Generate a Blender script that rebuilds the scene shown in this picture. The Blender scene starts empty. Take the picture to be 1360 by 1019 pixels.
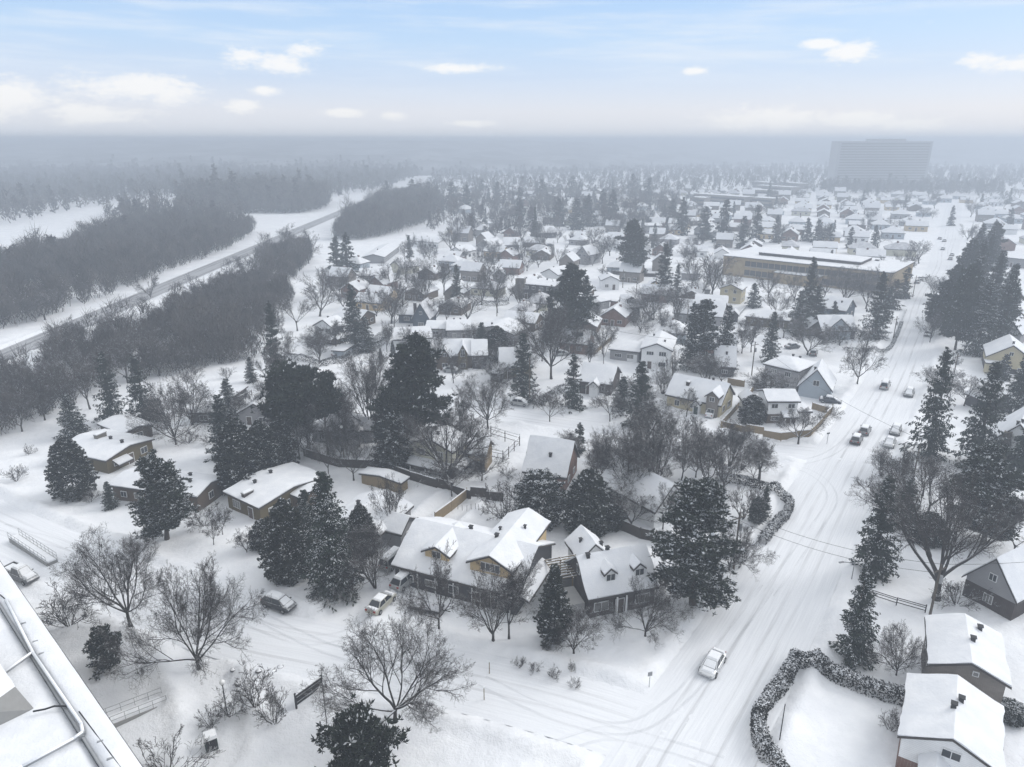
# Snowy suburb seen from a drone: setting, houses, trees, cars and street furniture, all procedural.
import bpy, math, random
import numpy as np
from mathutils import Vector, Matrix
R = math.radians
scene = bpy.context.scene
col = scene.collection
rng = np.random.default_rng(11)
rnd = random.Random(5)

# ---------------------------------------------------------------- camera / survey
CAM_H, PITCH, FOC = 55.0, R(18.9), 944.0
CP, SP = math.cos(PITCH), math.sin(PITCH)
def site(u, v, z=0.0):
    """surveyed point: where the sight line through photo point (u, v) meets height z"""
    dx = (u - 680) / FOC; dy = (509.5 - v) / FOC
    t = (CAM_H - z) / (SP - dy * CP)
    return (dx * t, t * (CP + dy * SP))
def height_at(y, v):
    k = (509.5 - v) / FOC
    return CAM_H - y * (SP - k * CP) / (k * SP + CP)
def view(x, y, z=0):
    d = y * CP + (CAM_H - z) * SP
    return 680 + FOC * x / d, 509.5 - FOC * (y * SP - (CAM_H - z) * CP) / d, FOC / d

cam_d = bpy.data.cameras.new("drone_camera"); cam = bpy.data.objects.new("drone_camera", cam_d); col.objects.link(cam)
cam.location = (0, 0, CAM_H); cam.rotation_euler = (math.pi / 2 - PITCH, 0, 0)
cam_d.sensor_width = 36; cam_d.lens = 36 * FOC / 1360; cam_d.clip_start = 0.5; cam_d.clip_end = 20000
scene.camera = cam

# ---------------------------------------------------------------- noise
def vnoise(x, y, s, seed=0):
    x = np.asarray(x, float) / s + 1000.0 + seed * 17.3; y = np.asarray(y, float) / s + 1000.0 + seed * 7.7
    xi = np.floor(x).astype(np.int64); yi = np.floor(y).astype(np.int64)
    fx = x - xi; fy = y - yi; fx = fx * fx * (3 - 2 * fx); fy = fy * fy * (3 - 2 * fy)
    def h(a, b):
        n = (a * 374761393 + b * 668265263 + seed * 974711) & 0x7fffffff
        n = ((n ^ (n >> 13)) * 1274126177) & 0x7fffffff
        return ((n ^ (n >> 16)) & 0xffff) / 65535.0
    a = h(xi, yi); b = h(xi + 1, yi); c = h(xi, yi + 1); d = h(xi + 1, yi + 1)
    return (a * (1 - fx) + b * fx) * (1 - fy) + (c * (1 - fx) + d * fx) * fy

# ---------------------------------------------------------------- object helpers
def tag(o, label=None, cat=None, group=None, kind=None):
    if label: o["label"] = label
    if cat: o["category"] = cat
    if group: o["group"] = group
    if kind: o["kind"] = kind
    return o
def empty(name, loc, rz=0.0):
    o = bpy.data.objects.new(name, None); col.objects.link(o)
    o.location = loc; o.rotation_euler = (0, 0, rz); o.empty_display_size = 0.3
    return o
def link(name, me, parent=None, loc=None):
    o = bpy.data.objects.new(name, me); col.objects.link(o)
    if parent is not None: o.parent = parent
    if loc is not None: o.location = loc
    return o
def np_mesh(name, V, F, mats, smooth=False, attrs=None, uv=None, mi=None):
    """mesh from vertex array and face array (all faces the same size)"""
    V = np.asarray(V, np.float32); F = np.asarray(F, np.int32)
    me = bpy.data.meshes.new(name); n, k = F.shape
    me.vertices.add(len(V)); me.vertices.foreach_set("co", V.ravel())
    me.loops.add(n * k); me.loops.foreach_set("vertex_index", F.ravel())
    me.polygons.add(n); me.polygons.foreach_set("loop_start", np.arange(0, n * k, k, dtype=np.int32))
    me.polygons.foreach_set("loop_total", np.full(n, k, np.int32))
    me.polygons.foreach_set("use_smooth", np.full(n, bool(smooth)))
    if mi is not None: me.polygons.foreach_set("material_index", np.asarray(mi, np.int32))
    for m in (mats if isinstance(mats, (list, tuple)) else [mats]): me.materials.append(m)
    me.update(calc_edges=True)
    for an, av in (attrs or {}).items():
        a = me.attributes.new(an, "FLOAT", "FACE"); a.data.foreach_set("value", np.asarray(av, np.float32))
    if uv is not None:
        l = me.uv_layers.new(name="UVMap"); l.data.foreach_set("uv", np.asarray(uv, np.float32)[F.ravel()].ravel())
    return me

class MB:
    """collects polygons for one mesh; v is the local offset origin"""
    def __init__(s): s.v = []; s.f = []; s.m = []
    def poly(s, pts, m=0):
        b = len(s.v); s.v += [tuple(p) for p in pts]; s.f.append(list(range(b, b + len(pts)))); s.m.append(m)
    def hull(s, bot, top, m=0, mt=None):
        """prism between two rings of the same size"""
        n = len(bot); b = len(s.v); s.v += [tuple(p) for p in bot] + [tuple(p) for p in top]
        for i in range(n):
            j = (i + 1) % n; s.f.append([b + i, b + j, b + n + j, b + n + i]); s.m.append(m)
        s.f.append([b + i for i in range(n)][::-1]); s.m.append(m)
        s.f.append([b + n + i for i in range(n)]); s.m.append(m if mt is None else mt)
    def box(s, c, d, rz=0.0, m=0, taper=0.0):
        x, y, z = d[0] / 2, d[1] / 2, d[2] / 2; cs, sn = math.cos(rz), math.sin(rz)
        def q(a, b, k): return (c[0] + a * cs - b * sn, c[1] + a * sn + b * cs, c[2] + k)
        s.hull([q(-x, -y, -z), q(x, -y, -z), q(x, y, -z), q(-x, y, -z)],
               [q(-x + taper, -y + taper, z), q(x - taper, -y + taper, z), q(x - taper, y - taper, z), q(-x + taper, y - taper, z)], m)
    def bar(s, a, b, r, m=0, k=6, r2=None):
        a = Vector(a); b = Vector(b); t = (b - a)
        if t.length < 1e-6: return
        t.normalize(); e = Vector((0, 0, 1)) if abs(t.z) < .9 else Vector((1, 0, 0)); p = t.cross(e).normalized(); q = t.cross(p)
        r2 = r if r2 is None else r2
        s.hull([a + (p * math.cos(i * 2 * math.pi / k) + q * math.sin(i * 2 * math.pi / k)) * r for i in range(k)],
               [b + (p * math.cos(i * 2 * math.pi / k) + q * math.sin(i * 2 * math.pi / k)) * r2 for i in range(k)], m)
    def ball(s, c, r, m=0, n=8, sz=1.0):
        b = len(s.v); k = n // 2
        for i in range(k + 1):
            th = math.pi * i / k
            for j in range(n):
                ph = 2 * math.pi * j / n
                s.v.append((c[0] + r * math.sin(th) * math.cos(ph), c[1] + r * math.sin(th) * math.sin(ph), c[2] + r * sz * math.cos(th)))
        for i in range(k):
            for j in range(n):
                s.f.append([b + i * n + j, b + (i + 1) * n + j, b + (i + 1) * n + (j + 1) % n, b + i * n + (j + 1) % n]); s.m.append(m)
    def build(s, name, mats, parent=None, smooth=False, loc=None):
        me = bpy.data.meshes.new(name); me.from_pydata(s.v, [], s.f)
        for m in (mats if isinstance(mats, (list, tuple)) else [mats]): me.materials.append(m)
        me.polygons.foreach_set("material_index", s.m)
        if smooth: me.polygons.foreach_set("use_smooth", [True] * len(s.f))
        me.update()
        return link(name, me, parent, loc)

# ---------------------------------------------------------------- materials
def nodes(name):
    m = bpy.data.materials.new(name); m.use_nodes = True; nt = m.node_tree
    b = nt.nodes["Principled BSDF"]; b.inputs["Roughness"].default_value = 0.9
    b.inputs["Specular IOR Level"].default_value = 0.2
    return m, nt, b
def N(nt, t, **k):
    n = nt.nodes.new(t)
    for a, v in k.items():
        if a.startswith("i_"): n.inputs[a[2:].replace("_", " ")].default_value = v
        else: setattr(n, a, v)
    return n
def L(nt, a, b): nt.links.new(a, b)
def mixc(nt, fac, a, b):
    n = nt.nodes.new("ShaderNodeMix"); n.data_type = "RGBA"
    for s, v in ((n.inputs[0], fac), (n.inputs[6], a), (n.inputs[7], b)):
        if hasattr(v, "links"): nt.links.new(v, s)
        elif isinstance(v, (tuple, list)): s.default_value = (*v[:3], 1)
        else: s.default_value = v
    return n.outputs[2]
def math_n(nt, op, a, b=0.0, c=None, clamp=False):
    n = nt.nodes.new("ShaderNodeMath"); n.operation = op; n.use_clamp = clamp
    for s, v in zip(n.inputs, (a, b, c)):
        if v is None: continue
        if hasattr(v, "links"): nt.links.new(v, s)
        else: s.default_value = v
    return n.outputs[0]
def ramp(nt, x, lo, hi):
    n = nt.nodes.new("ShaderNodeMapRange"); n.interpolation_type = "SMOOTHSTEP"; nt.links.new(x, n.inputs[0])
    n.inputs[1].default_value = lo; n.inputs[2].default_value = hi
    return n.outputs[0]
def pos(nt): return nt.nodes.new("ShaderNodeNewGeometry").outputs["Position"]
def objc(nt): return nt.nodes.new("ShaderNodeTexCoord").outputs["Object"]
def noise(nt, vec, scale, detail=4, rough=0.6):
    n = N(nt, "ShaderNodeTexNoise"); n.inputs["Scale"].default_value = scale; n.inputs["Detail"].default_value = detail
    n.inputs["Roughness"].default_value = rough
    if vec is not None: nt.links.new(vec, n.inputs["Vector"])
    return n.outputs["Fac"]
def bump(nt, b, h, strength, dist):
    n = N(nt, "ShaderNodeBump"); n.inputs["Strength"].default_value = strength; n.inputs["Distance"].default_value = dist
    nt.links.new(h, n.inputs["Height"]); nt.links.new(n.outputs["Normal"], b.inputs["Normal"])
def upness(nt):
    g = nt.nodes.new("ShaderNodeNewGeometry"); s = nt.nodes.new("ShaderNodeSeparateXYZ"); nt.links.new(g.outputs["Normal"], s.inputs[0])
    return s.outputs[2]
M = {}
SNOW = (0.80, 0.82, 0.85)
def snow_material(name, base, dark, scale, bstr, dust=0.0):
    m, nt, b = nodes(name); p = pos(nt)
    a = noise(nt, p, scale, 5, 0.6); f = ramp(nt, a, .35, .7)
    c = mixc(nt, f, dark, base)
    if dust:   # bark bits, needles and twigs lying on the snow
        d = noise(nt, p, 2.3, 6, 0.75); c = mixc(nt, math_n(nt, "MULTIPLY", ramp(nt, d, .62, .75), dust), c, (.36, .34, .32))
    L(nt, c, b.inputs["Base Color"]); b.inputs["Roughness"].default_value = .75
    h = math_n(nt, "ADD", noise(nt, p, 0.9, 6, .6), math_n(nt, "MULTIPLY", noise(nt, p, 6.0, 3, .6), .25))
    bump(nt, b, h, bstr, .35); return m
M["snow_ground"] = snow_material("ground_snow", (.83, .845, .87), (.73, .75, .785), .16, .6, .22)
M["snow_roof"] = snow_material("roof_snow", (.755, .77, .795), (.68, .70, .735), .5, .3)
M["snow_thin"] = snow_material("thin_roof_snow", (.62, .63, .655), (.40, .41, .44), .8, .3)
M["snow_prop"] = snow_material("settled_snow", (.83, .845, .87), (.78, .8, .83), 1.0, .3)

def flat(name, c, rough=.85, var=.25, scale=1.2, spec=.2, metal=0.0, snow=0.0):
    m, nt, b = nodes(name); p = objc(nt)
    a = noise(nt, p, scale, 5, .65)
    cc = mixc(nt, a, tuple(x * (1 - var) for x in c), tuple(x * (1 + var) for x in c))
    if snow:
        f = math_n(nt, "MULTIPLY", ramp(nt, upness(nt), .35, .75), ramp(nt, noise(nt, p, 1.6, 3), .42 - .3 * snow, .6 - .3 * snow))
        cc = mixc(nt, f, cc, SNOW)
    L(nt, cc, b.inputs["Base Color"]); b.inputs["Roughness"].default_value = rough; b.inputs["Specular IOR Level"].default_value = spec
    b.inputs["Metallic"].default_value = metal
    return m
def siding(name, c, board=.2, var=.18):
    """lapped boards: lines every `board` metres up the wall"""
    m, nt, b = nodes(name); p = pos(nt); s = nt.nodes.new("ShaderNodeSeparateXYZ"); L(nt, p, s.inputs[0])
    fr = math_n(nt, "FRACT", math_n(nt, "DIVIDE", s.outputs[2], board)); gap = ramp(nt, fr, .0, .14)
    a = noise(nt, p, .9, 5, .7)
    cc = mixc(nt, a, tuple(x * (1 - var) for x in c), tuple(min(1, x * (1 + var)) for x in c))
    cc = mixc(nt, gap, tuple(x * .55 for x in c), cc); L(nt, cc, b.inputs["Base Color"])
    bump(nt, b, fr, .4, .02); return m
def brick(name, c, c2, mortar):
    m, nt, b = nodes(name); g = nt.nodes.new("ShaderNodeNewGeometry")
    s = nt.nodes.new("ShaderNodeSeparateXYZ"); L(nt, g.outputs["Position"], s.inputs[0]); cb = nt.nodes.new("ShaderNodeCombineXYZ")
    L(nt, math_n(nt, "ADD", s.outputs[0], s.outputs[1]), cb.inputs[0]); L(nt, s.outputs[2], cb.inputs[1])
    t = N(nt, "ShaderNodeTexBrick"); L(nt, cb.outputs[0], t.inputs["Vector"]); t.inputs["Scale"].default_value = 3.2
    t.inputs["Color1"].default_value = (*c, 1); t.inputs["Color2"].default_value = (*c2, 1); t.inputs["Mortar"].default_value = (*mortar, 1)
    a = noise(nt, g.outputs["Position"], .7, 4); cc = mixc(nt, ramp(nt, a, .3, .8), t.outputs["Color"], tuple(x * .7 for x in c))
    L(nt, cc, b.inputs["Base Color"]); return m
M["olive"] = siding("olive_boards", (.115, .092, .05)); M["brown"] = siding("brown_boards", (.10, .075, .055))
M["tan"] = siding("tan_siding", (.50, .385, .225)); M["cream"] = siding("cream_siding", (.50, .49, .40)); M["white"] = siding("white_siding", (.76, .77, .78))
M["grey"] = siding("grey_siding", (.27, .27, .28)); M["bluegrey"] = siding("blue_grey_siding", (.36, .41, .46)); M["darkblue"] = siding("dark_blue_siding", (.08, .10, .125))
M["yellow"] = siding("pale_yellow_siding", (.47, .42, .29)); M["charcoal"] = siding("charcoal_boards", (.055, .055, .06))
M["brick"] = brick("red_brick", (.19, .095, .07), (.14, .075, .06), (.3, .28, .26)); M["darkbrick"] = brick("dark_brick", (.065, .05, .047), (.045, .037, .036), (.12, .115, .11))
M["greybrick"] = brick("grey_brick", (.20, .175, .155), (.155, .14, .125), (.26, .25, .24)); M["buff"] = brick("buff_brick", (.33, .255, .145), (.27, .21, .12), (.36, .33, .28))
M["tower"] = flat("pale_tower_concrete", (.33, .34, .35), .9, .1, .05)
M["stone"] = brick("chimney_stone", (.19, .175, .15), (.13, .12, .105), (.22, .21, .2))
M["trim"] = flat("white_trim", (.70, .71, .72), .6, .06); M["fascia"] = flat("dark_fascia", (.06, .055, .052), .7, .2)
M["shingle"] = flat("grey_shingles", (.10, .10, .105), .95, .3, 3.0, snow=.35)
M["wood"] = flat("weathered_wood", (.22, .17, .105), .9, .3, 2.0, snow=.2); M["darkwood"] = flat("dark_wood", (.05, .042, .037), .9, .3, 2.0, snow=.15)
M["metal"] = flat("grey_metal", (.30, .31, .32), .5, .15, 1.0, .4, .4); M["black"] = flat("black_metal", (.022, .022, .025), .6, .2)
M["vent"] = flat("roof_vent_metal", (.035, .035, .037), .7, .2); M["rubber"] = flat("rubber", (.02, .02, .02), .9, .1)
M["concrete"] = flat("concrete", (.26, .26, .255), .95, .15, 2.0)
M["pole"] = flat("utility_pole_wood", (.10, .085, .07), .95, .25, 4.0)
M["door"] = flat("door_paint", (.09, .07, .06), .5, .1); M["green"] = flat("dark_green_paint", (.03, .05, .045), .6, .1)
m, nt, b = nodes("window_glass"); b.inputs["Base Color"].default_value = (.025, .03, .036, 1); b.inputs["Roughness"].default_value = .12
b.inputs["Specular IOR Level"].default_value = .5; M["glass"] = m
m, nt, b = nodes("curtained_window_glass"); b.inputs["Base Color"].default_value = (.17, .17, .165, 1); b.inputs["Roughness"].default_value = .2; M["glass_pale"] = m
m, nt, b = nodes("lamp_globe"); b.inputs["Base Color"].default_value = (.75, .76, .76, 1); b.inputs["Roughness"].default_value = .3; M["globe"] = m

def foliage(name, dark, light, snowc=SNOW):
    """needles; faces carrying settled snow have the face attribute snow = 1, tint varies clump by clump"""
    m, nt, b = nodes(name)
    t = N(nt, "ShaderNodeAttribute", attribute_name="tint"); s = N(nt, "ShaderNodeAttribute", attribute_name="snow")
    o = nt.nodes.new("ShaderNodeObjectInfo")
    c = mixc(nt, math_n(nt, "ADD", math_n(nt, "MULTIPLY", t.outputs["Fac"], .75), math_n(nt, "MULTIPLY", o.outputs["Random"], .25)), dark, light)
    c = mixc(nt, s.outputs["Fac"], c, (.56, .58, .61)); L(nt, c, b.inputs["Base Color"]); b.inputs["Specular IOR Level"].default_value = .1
    return m
M["spruce"] = foliage("spruce_needles", (.010, .015, .013), (.044, .058, .046)); M["pine"] = foliage("pine_needles", (.010, .0145, .012), (.044, .055, .040))
M["cedar"] = foliage("cedar_sprays", (.011, .0145, .012), (.048, .054, .041)); M["hedge"] = foliage("hedge_leaves", (.008, .009, .0085), (.034, .034, .03))
def barkm(name, c, snow):
    m, nt, b = nodes(name); p = pos(nt); a = noise(nt, p, 5.0, 4, .7)
    o = nt.nodes.new("ShaderNodeObjectInfo")
    cc = mixc(nt, a, tuple(x * .6 for x in c), tuple(x * 1.5 for x in c))
    cc = mixc(nt, math_n(nt, "MULTIPLY", o.outputs["Random"], .35), cc, tuple(x * 1.7 for x in c))
    f = math_n(nt, "MULTIPLY", ramp(nt, upness(nt), .45, .8), ramp(nt, noise(nt, p, 1.1, 3), .55 - .35 * snow, .7 - .35 * snow))
    L(nt, mixc(nt, f, cc, SNOW), b.inputs["Base Color"]); return m
M["bark"] = barkm("bark", (.034, .030, .027), .75); M["twig"] = barkm("twigs", (.036, .031, .029), .22); M["conifer_bark"] = barkm("conifer_bark", (.045, .035, .028), .1)
M["reed"] = barkm("dry_stems", (.16, .125, .075), .3)
m, nt, b = nodes("bare_woodland"); t = N(nt, "ShaderNodeAttribute", attribute_name="tint")
L(nt, mixc(nt, t.outputs["Fac"], (.032, .029, .028), (.115, .105, .098)), b.inputs["Base Color"]); M["woods"] = m
m, nt, b = nodes("fir_woodland"); t = N(nt, "ShaderNodeAttribute", attribute_name="tint")
L(nt, mixc(nt, t.outputs["Fac"], (.015, .021, .02), (.06, .07, .062)), b.inputs["Base Color"]); M["firs"] = m
# ---------------------------------------------------------------- roads and ground
ROADS = {
 "main_road": ([(-6, 16), (5, 33), (14, 49), (26, 66), (38, 83.5), (49, 100), (64, 122), (83, 149), (119, 204), (157, 265), (194, 320), (232, 383), (275, 452), (330, 545), (400, 660)], 6.0, .034),
 "lower_street": ([(-135, 133), (-108, 114), (-82, 97), (-61, 85.5), (-36, 71.5), (-20, 66.5), (-3, 61.5), (8, 57.5), (18, 53)], 4.6, .026),
 "middle_street": ([(63, 119), (45, 124), (22, 132), (-6, 143), (-28, 154), (-44, 168)], 4.0, .018),
 "upper_street": ([(119, 204), (88, 214), (60, 226), (38, 208), (24, 186), (6, 178)], 3.4, .018),
 "parkway": ([(-150, 60), (-142, 120), (-137, 176), (-137, 224), (-137.5, 300), (-137.5, 372), (-138, 540), (-136, 747), (-120, 1000)], 5.0, .06),
}
def seg_dist(x, y, pl):
    x = np.asarray(x, float); y = np.asarray(y, float); d = np.full(x.shape, 1e9)
    for (ax, ay), (bx, by) in zip(pl[:-1], pl[1:]):
        dx, dy = bx - ax, by - ay; t = np.clip(((x - ax) * dx + (y - ay) * dy) / (dx * dx + dy * dy), 0, 1)
        d = np.minimum(d, np.hypot(x - ax - t * dx, y - ay - t * dy))
    return d
def smooth(x, a, b):
    t = np.clip((x - a) / (b - a), 0, 1); return t * t * (3 - 2 * t)
DRIVES = [([(-21, 70), (-19, 78), (-13, 92), (-9, 101)], 2.6), ([(25, 132), (31, 145)], 2.4), ([(16, 152), (22, 172)], 2.6), ([(-36, 66), (-30, 58), (-28, 52)], 2.0)]
def ground_z(x, y):
    x = np.asarray(x, float); y = np.asarray(y, float)
    e = np.full(x.shape, 1e9)
    for k, (pl, hw, z) in ROADS.items(): e = np.minimum(e, seg_dist(x, y, pl) - hw)
    for pl, hw in DRIVES: e = np.minimum(e, seg_dist(x, y, pl) - hw)
    n1 = vnoise(x, y, 9, 1); n2 = vnoise(x, y, 2.6, 2); n3 = vnoise(x, y, 1.1, 3)
    off = smooth(e, 0.0, 1.6)
    bank = np.exp(-((e - 1.3) / .9) ** 2) * (.15 + .55 * n2 + .45 * n3) * .95
    h = -.07 + off * (.17 + .30 * (n1 - .3) + .16 * (n2 - .3) + .07 * (n3 - .3)) + bank
    fade = 1 - smooth(y, 180, 250)
    return np.where(e < 0, -.07, -.07 + (h + .07) * fade)
def gz(x, y): return float(ground_z(np.array([x]), np.array([y]))[0])
def graded(a, b, step, lo, hi, g=1.09):
    c = list(np.arange(a, b + 1e-6, step)); s = step; p = a
    left = []
    while p > lo: s *= g; p -= s; left.append(p)
    s = step; p = c[-1]; right = []
    while p < hi: s *= g; p += s; right.append(p)
    return np.array(left[::-1] + c + right)
gx = graded(-148, 112, .75, -5800, 5800); gy = graded(28, 200, .75, -60, 5800, 1.06)
X, Y = np.meshgrid(gx, gy); Z = ground_z(X, Y)
nx, ny = len(gx), len(gy); ii = np.arange(nx * ny).reshape(ny, nx)
Fq = np.stack([ii[:-1, :-1], ii[:-1, 1:], ii[1:, 1:], ii[1:, :-1]], -1).reshape(-1, 4)
g = link("snowy_ground", np_mesh("snowy_ground", np.stack([X, Y, Z], -1).reshape(-1, 3), Fq, M["snow_ground"], smooth=True))
tag(g, "rolling snow covered ground of the whole neighbourhood", "ground", kind="structure")

def catmull(pl, step):
    P = np.array(pl, float); out = []
    for i in range(len(P) - 1):
        p0 = P[max(i - 1, 0)]; p1 = P[i]; p2 = P[i + 1]; p3 = P[min(i + 2, len(P) - 1)]
        n = max(2, int(np.hypot(*(p2 - p1)) / step))
        for t in np.linspace(0, 1, n, endpoint=False):
            out.append(.5 * ((2 * p1) + (-p0 + p2) * t + (2 * p0 - 5 * p1 + 4 * p2 - p3) * t * t + (-p0 + 3 * p1 - 3 * p2 + p3) * t ** 3))
    out.append(P[-1]); return np.array(out)
def strip(name, pl, hw, z, mat, label, step=1.5, nw=21, rut=0.0):
    C = catmull(pl, step); T = np.gradient(C, axis=0); T /= np.linalg.norm(T, axis=1)[:, None]; Nn = np.stack([-T[:, 1], T[:, 0]], -1)
    s = np.concatenate([[0], np.cumsum(np.linalg.norm(np.diff(C, axis=0), axis=1))]); w = np.linspace(-1, 1, nw)
    P = C[:, None, :] + Nn[:, None, :] * (w * hw)[None, :, None]
    ww = np.broadcast_to(w * hw, (len(C), nw)); ss = np.broadcast_to(s[:, None], (len(C), nw))
    zz = np.full(ww.shape, z)
    if rut:
        r = np.zeros(ww.shape)
        for c in (-2.6, -1.0, 1.1, 2.7): r -= np.exp(-((ww - c - 1.0 * (vnoise(ss, ss * 0, 46, 9) - .5)) / .38) ** 2) * vnoise(ss, ww * 0 + c * 31, 9, 12)
        zz = z + rut * (.9 * r + 1.1 * vnoise(ss, ww * 4, 2.0, 4)) * smooth(1 - np.abs(w), 0, .12)[None, :]
    V = np.concatenate([P, zz[..., None]], -1).reshape(-1, 3); uv = np.stack([ww, ss], -1).reshape(-1, 2)
    k = np.arange(len(C) * nw).reshape(len(C), nw)
    F = np.stack([k[:-1, 1:], k[:-1, :-1], k[1:, :-1], k[1:, 1:]], -1).reshape(-1, 4)
    o = link(name, np_mesh(name, V, F, mat, smooth=True, uv=uv)); return tag(o, label, "road", kind="structure")
def road_material(name, snowc, packed, wet, amount, tracks):
    """snow packed along the wheel tracks, thin enough in places for the asphalt to show"""
    m, nt, b = nodes(name); uv = N(nt, "ShaderNodeUVMap"); uv.uv_map = "UVMap"; s = nt.nodes.new("ShaderNodeSeparateXYZ"); L(nt, uv.outputs[0], s.inputs[0])
    def vec(a, k):
        c = nt.nodes.new("ShaderNodeCombineXYZ"); L(nt, math_n(nt, "MULTIPLY", s.outputs[0], a), c.inputs[0]); L(nt, math_n(nt, "MULTIPLY", s.outputs[1], k), c.inputs[1]); return c.outputs[0]
    wob = math_n(nt, "MULTIPLY", math_n(nt, "SUBTRACT", noise(nt, vec(0, .010), 1.0, 1), .5), 1.4)
    x = math_n(nt, "ADD", s.outputs[0], wob)
    f = None
    for c, wd in tracks:
        q = math_n(nt, "SUBTRACT", 1.0, ramp(nt, math_n(nt, "ABSOLUTE", math_n(nt, "SUBTRACT", x, c)), wd * .3, wd))
        f = q if f is None else math_n(nt, "MAXIMUM", f, q)
    st = noise(nt, vec(1.6, .05), 1.5, 6, .7); st2 = noise(nt, vec(5.0, .12), 1.0, 4, .7)
    tr = math_n(nt, "MULTIPLY", f, math_n(nt, "MULTIPLY", ramp(nt, st, .34, .62), ramp(nt, noise(nt, vec(.25, .022), 1.0, 3), .34, .58)))
    c = mixc(nt, ramp(nt, st2, .3, .75), packed, snowc)
    c = mixc(nt, math_n(nt, "MULTIPLY", tr, amount), c, wet)
    L(nt, c, b.inputs["Base Color"]); b.inputs["Roughness"].default_value = .7
    bump(nt, b, math_n(nt, "ADD", math_n(nt, "MULTIPLY", st2, .7), noise(nt, pos(nt), 3.0, 4)), .35, .12); return m
TR = ((-2.9, .35), (-1.3, .35), (1.2, .35), (2.8, .35))
M["road"] = road_material("packed_snow_road", (.77, .79, .82), (.67, .69, .725), (.44, .45, .47), .75, TR)
M["street"] = road_material("street_snow", (.785, .805, .835), (.70, .72, .755), (.46, .47, .49), .5, ((-2.4, .3), (-.9, .3), (1.0, .3), (2.4, .3)))
M["parkway"] = road_material("slushy_parkway", (.42, .43, .45), (.29, .295, .31), (.085, .082, .08), 1.0, ((-3.6, .9), (-1.5, .8), (1.5, .9), (3.6, .9)))
for k, lab, mt, rt in (("main_road", "wide straight snow packed main road with wheel tracks", "road", .05), ("lower_street", "curving snow covered street in front of the dormered houses", "street", .05),
                       ("middle_street", "snow covered cross street past the white fenced corner house", "street", .05), ("upper_street", "short snow covered street behind the grey two storey house", "street", .04),
                       ("parkway", "long straight parkway with dark slushy wheel tracks by the woods", "parkway", 0)):
    pl, hw, z = ROADS[k]; strip(k, pl, hw, z, M[mt], lab, rut=rt * .45, nw=41 if rt else 21, step=1.2 if rt else 4)
# curved wheel tracks swinging through the junctions
m, nt, b = nodes("tyre_worn_snow"); uv = N(nt, "ShaderNodeUVMap"); uv.uv_map = "UVMap"; s_ = nt.nodes.new("ShaderNodeSeparateXYZ"); L(nt, uv.outputs[0], s_.inputs[0])
q = math_n(nt, "ABSOLUTE", math_n(nt, "SUBTRACT", math_n(nt, "ABSOLUTE", s_.outputs[0]), .75)); wear = math_n(nt, "SUBTRACT", 1.0, ramp(nt, q, .08, .26))
cb = nt.nodes.new("ShaderNodeCombineXYZ"); L(nt, math_n(nt, "MULTIPLY", s_.outputs[0], 1.5), cb.inputs[0]); L(nt, math_n(nt, "MULTIPLY", s_.outputs[1], .12), cb.inputs[1])
wear = math_n(nt, "MULTIPLY", wear, ramp(nt, noise(nt, cb.outputs[0], 1.2, 5, .7), .36, .62))
tp = nt.nodes.new("ShaderNodeBsdfTransparent"); mx = nt.nodes.new("ShaderNodeMixShader"); L(nt, math_n(nt, "MULTIPLY", wear, .17), mx.inputs[0]); L(nt, tp.outputs[0], mx.inputs[1]); L(nt, b.outputs[0], mx.inputs[2])
b.inputs["Base Color"].default_value = (.46, .475, .505, 1); L(nt, mx.outputs[0], nt.nodes["Material Output"].inputs[0]); M["tyre"] = m
for k, px in enumerate([[(640, 905), (740, 950), (830, 968), (900, 930), (960, 860), (1020, 780)], [(700, 1010), (800, 975), (880, 990), (960, 1015)], [(320, 820), (400, 850), (470, 840), (505, 812)],
                        [(1010, 620), (1070, 625), (1105, 660), (1070, 720), (1020, 790)], [(980, 610), (1060, 615), (1120, 590), (1160, 530)], [(230, 790), (330, 815), (430, 860), (560, 900)], [(0, 700), (120, 735), (230, 770)]]):
    strip("tyre_tracks", [site(*p) for p in px], 1.2, .068 + .004 * k, M["tyre"], "curving tyre tracks worn into the snow of the street", step=1.0, nw=9)
# ---------------------------------------------------------------- low wooded rise along the horizon
hx_, hy_ = np.meshgrid(np.linspace(-3600, 4200, 320), np.linspace(1180, 3600, 90)); sk = 1180 + 560 * smooth(hx_, -250, 700)
hh_ = smooth(hy_, sk, sk + 900) * (30 + 15 * vnoise(hx_, hy_, 700, 21)) + smooth(hy_, sk, sk + 120) * (6 + 9 * vnoise(hx_, hy_, 60, 22) + 7 * vnoise(hx_, hy_, 26, 23)) - .6
k_ = np.arange(hx_.size).reshape(hx_.shape)
o = link("distant_hills", np_mesh("distant_hills", np.stack([hx_, hy_, np.minimum(hh_, 54)], -1).reshape(-1, 3), np.stack([k_[:-1, :-1], k_[:-1, 1:], k_[1:, 1:], k_[1:, :-1]], -1).reshape(-1, 4), snow_material("wooded_hill", (.30, .31, .33), (.055, .055, .058), .012, .3), smooth=True))
tag(o, "low wooded rise fading into the haze at the horizon", "hills", kind="structure")
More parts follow.
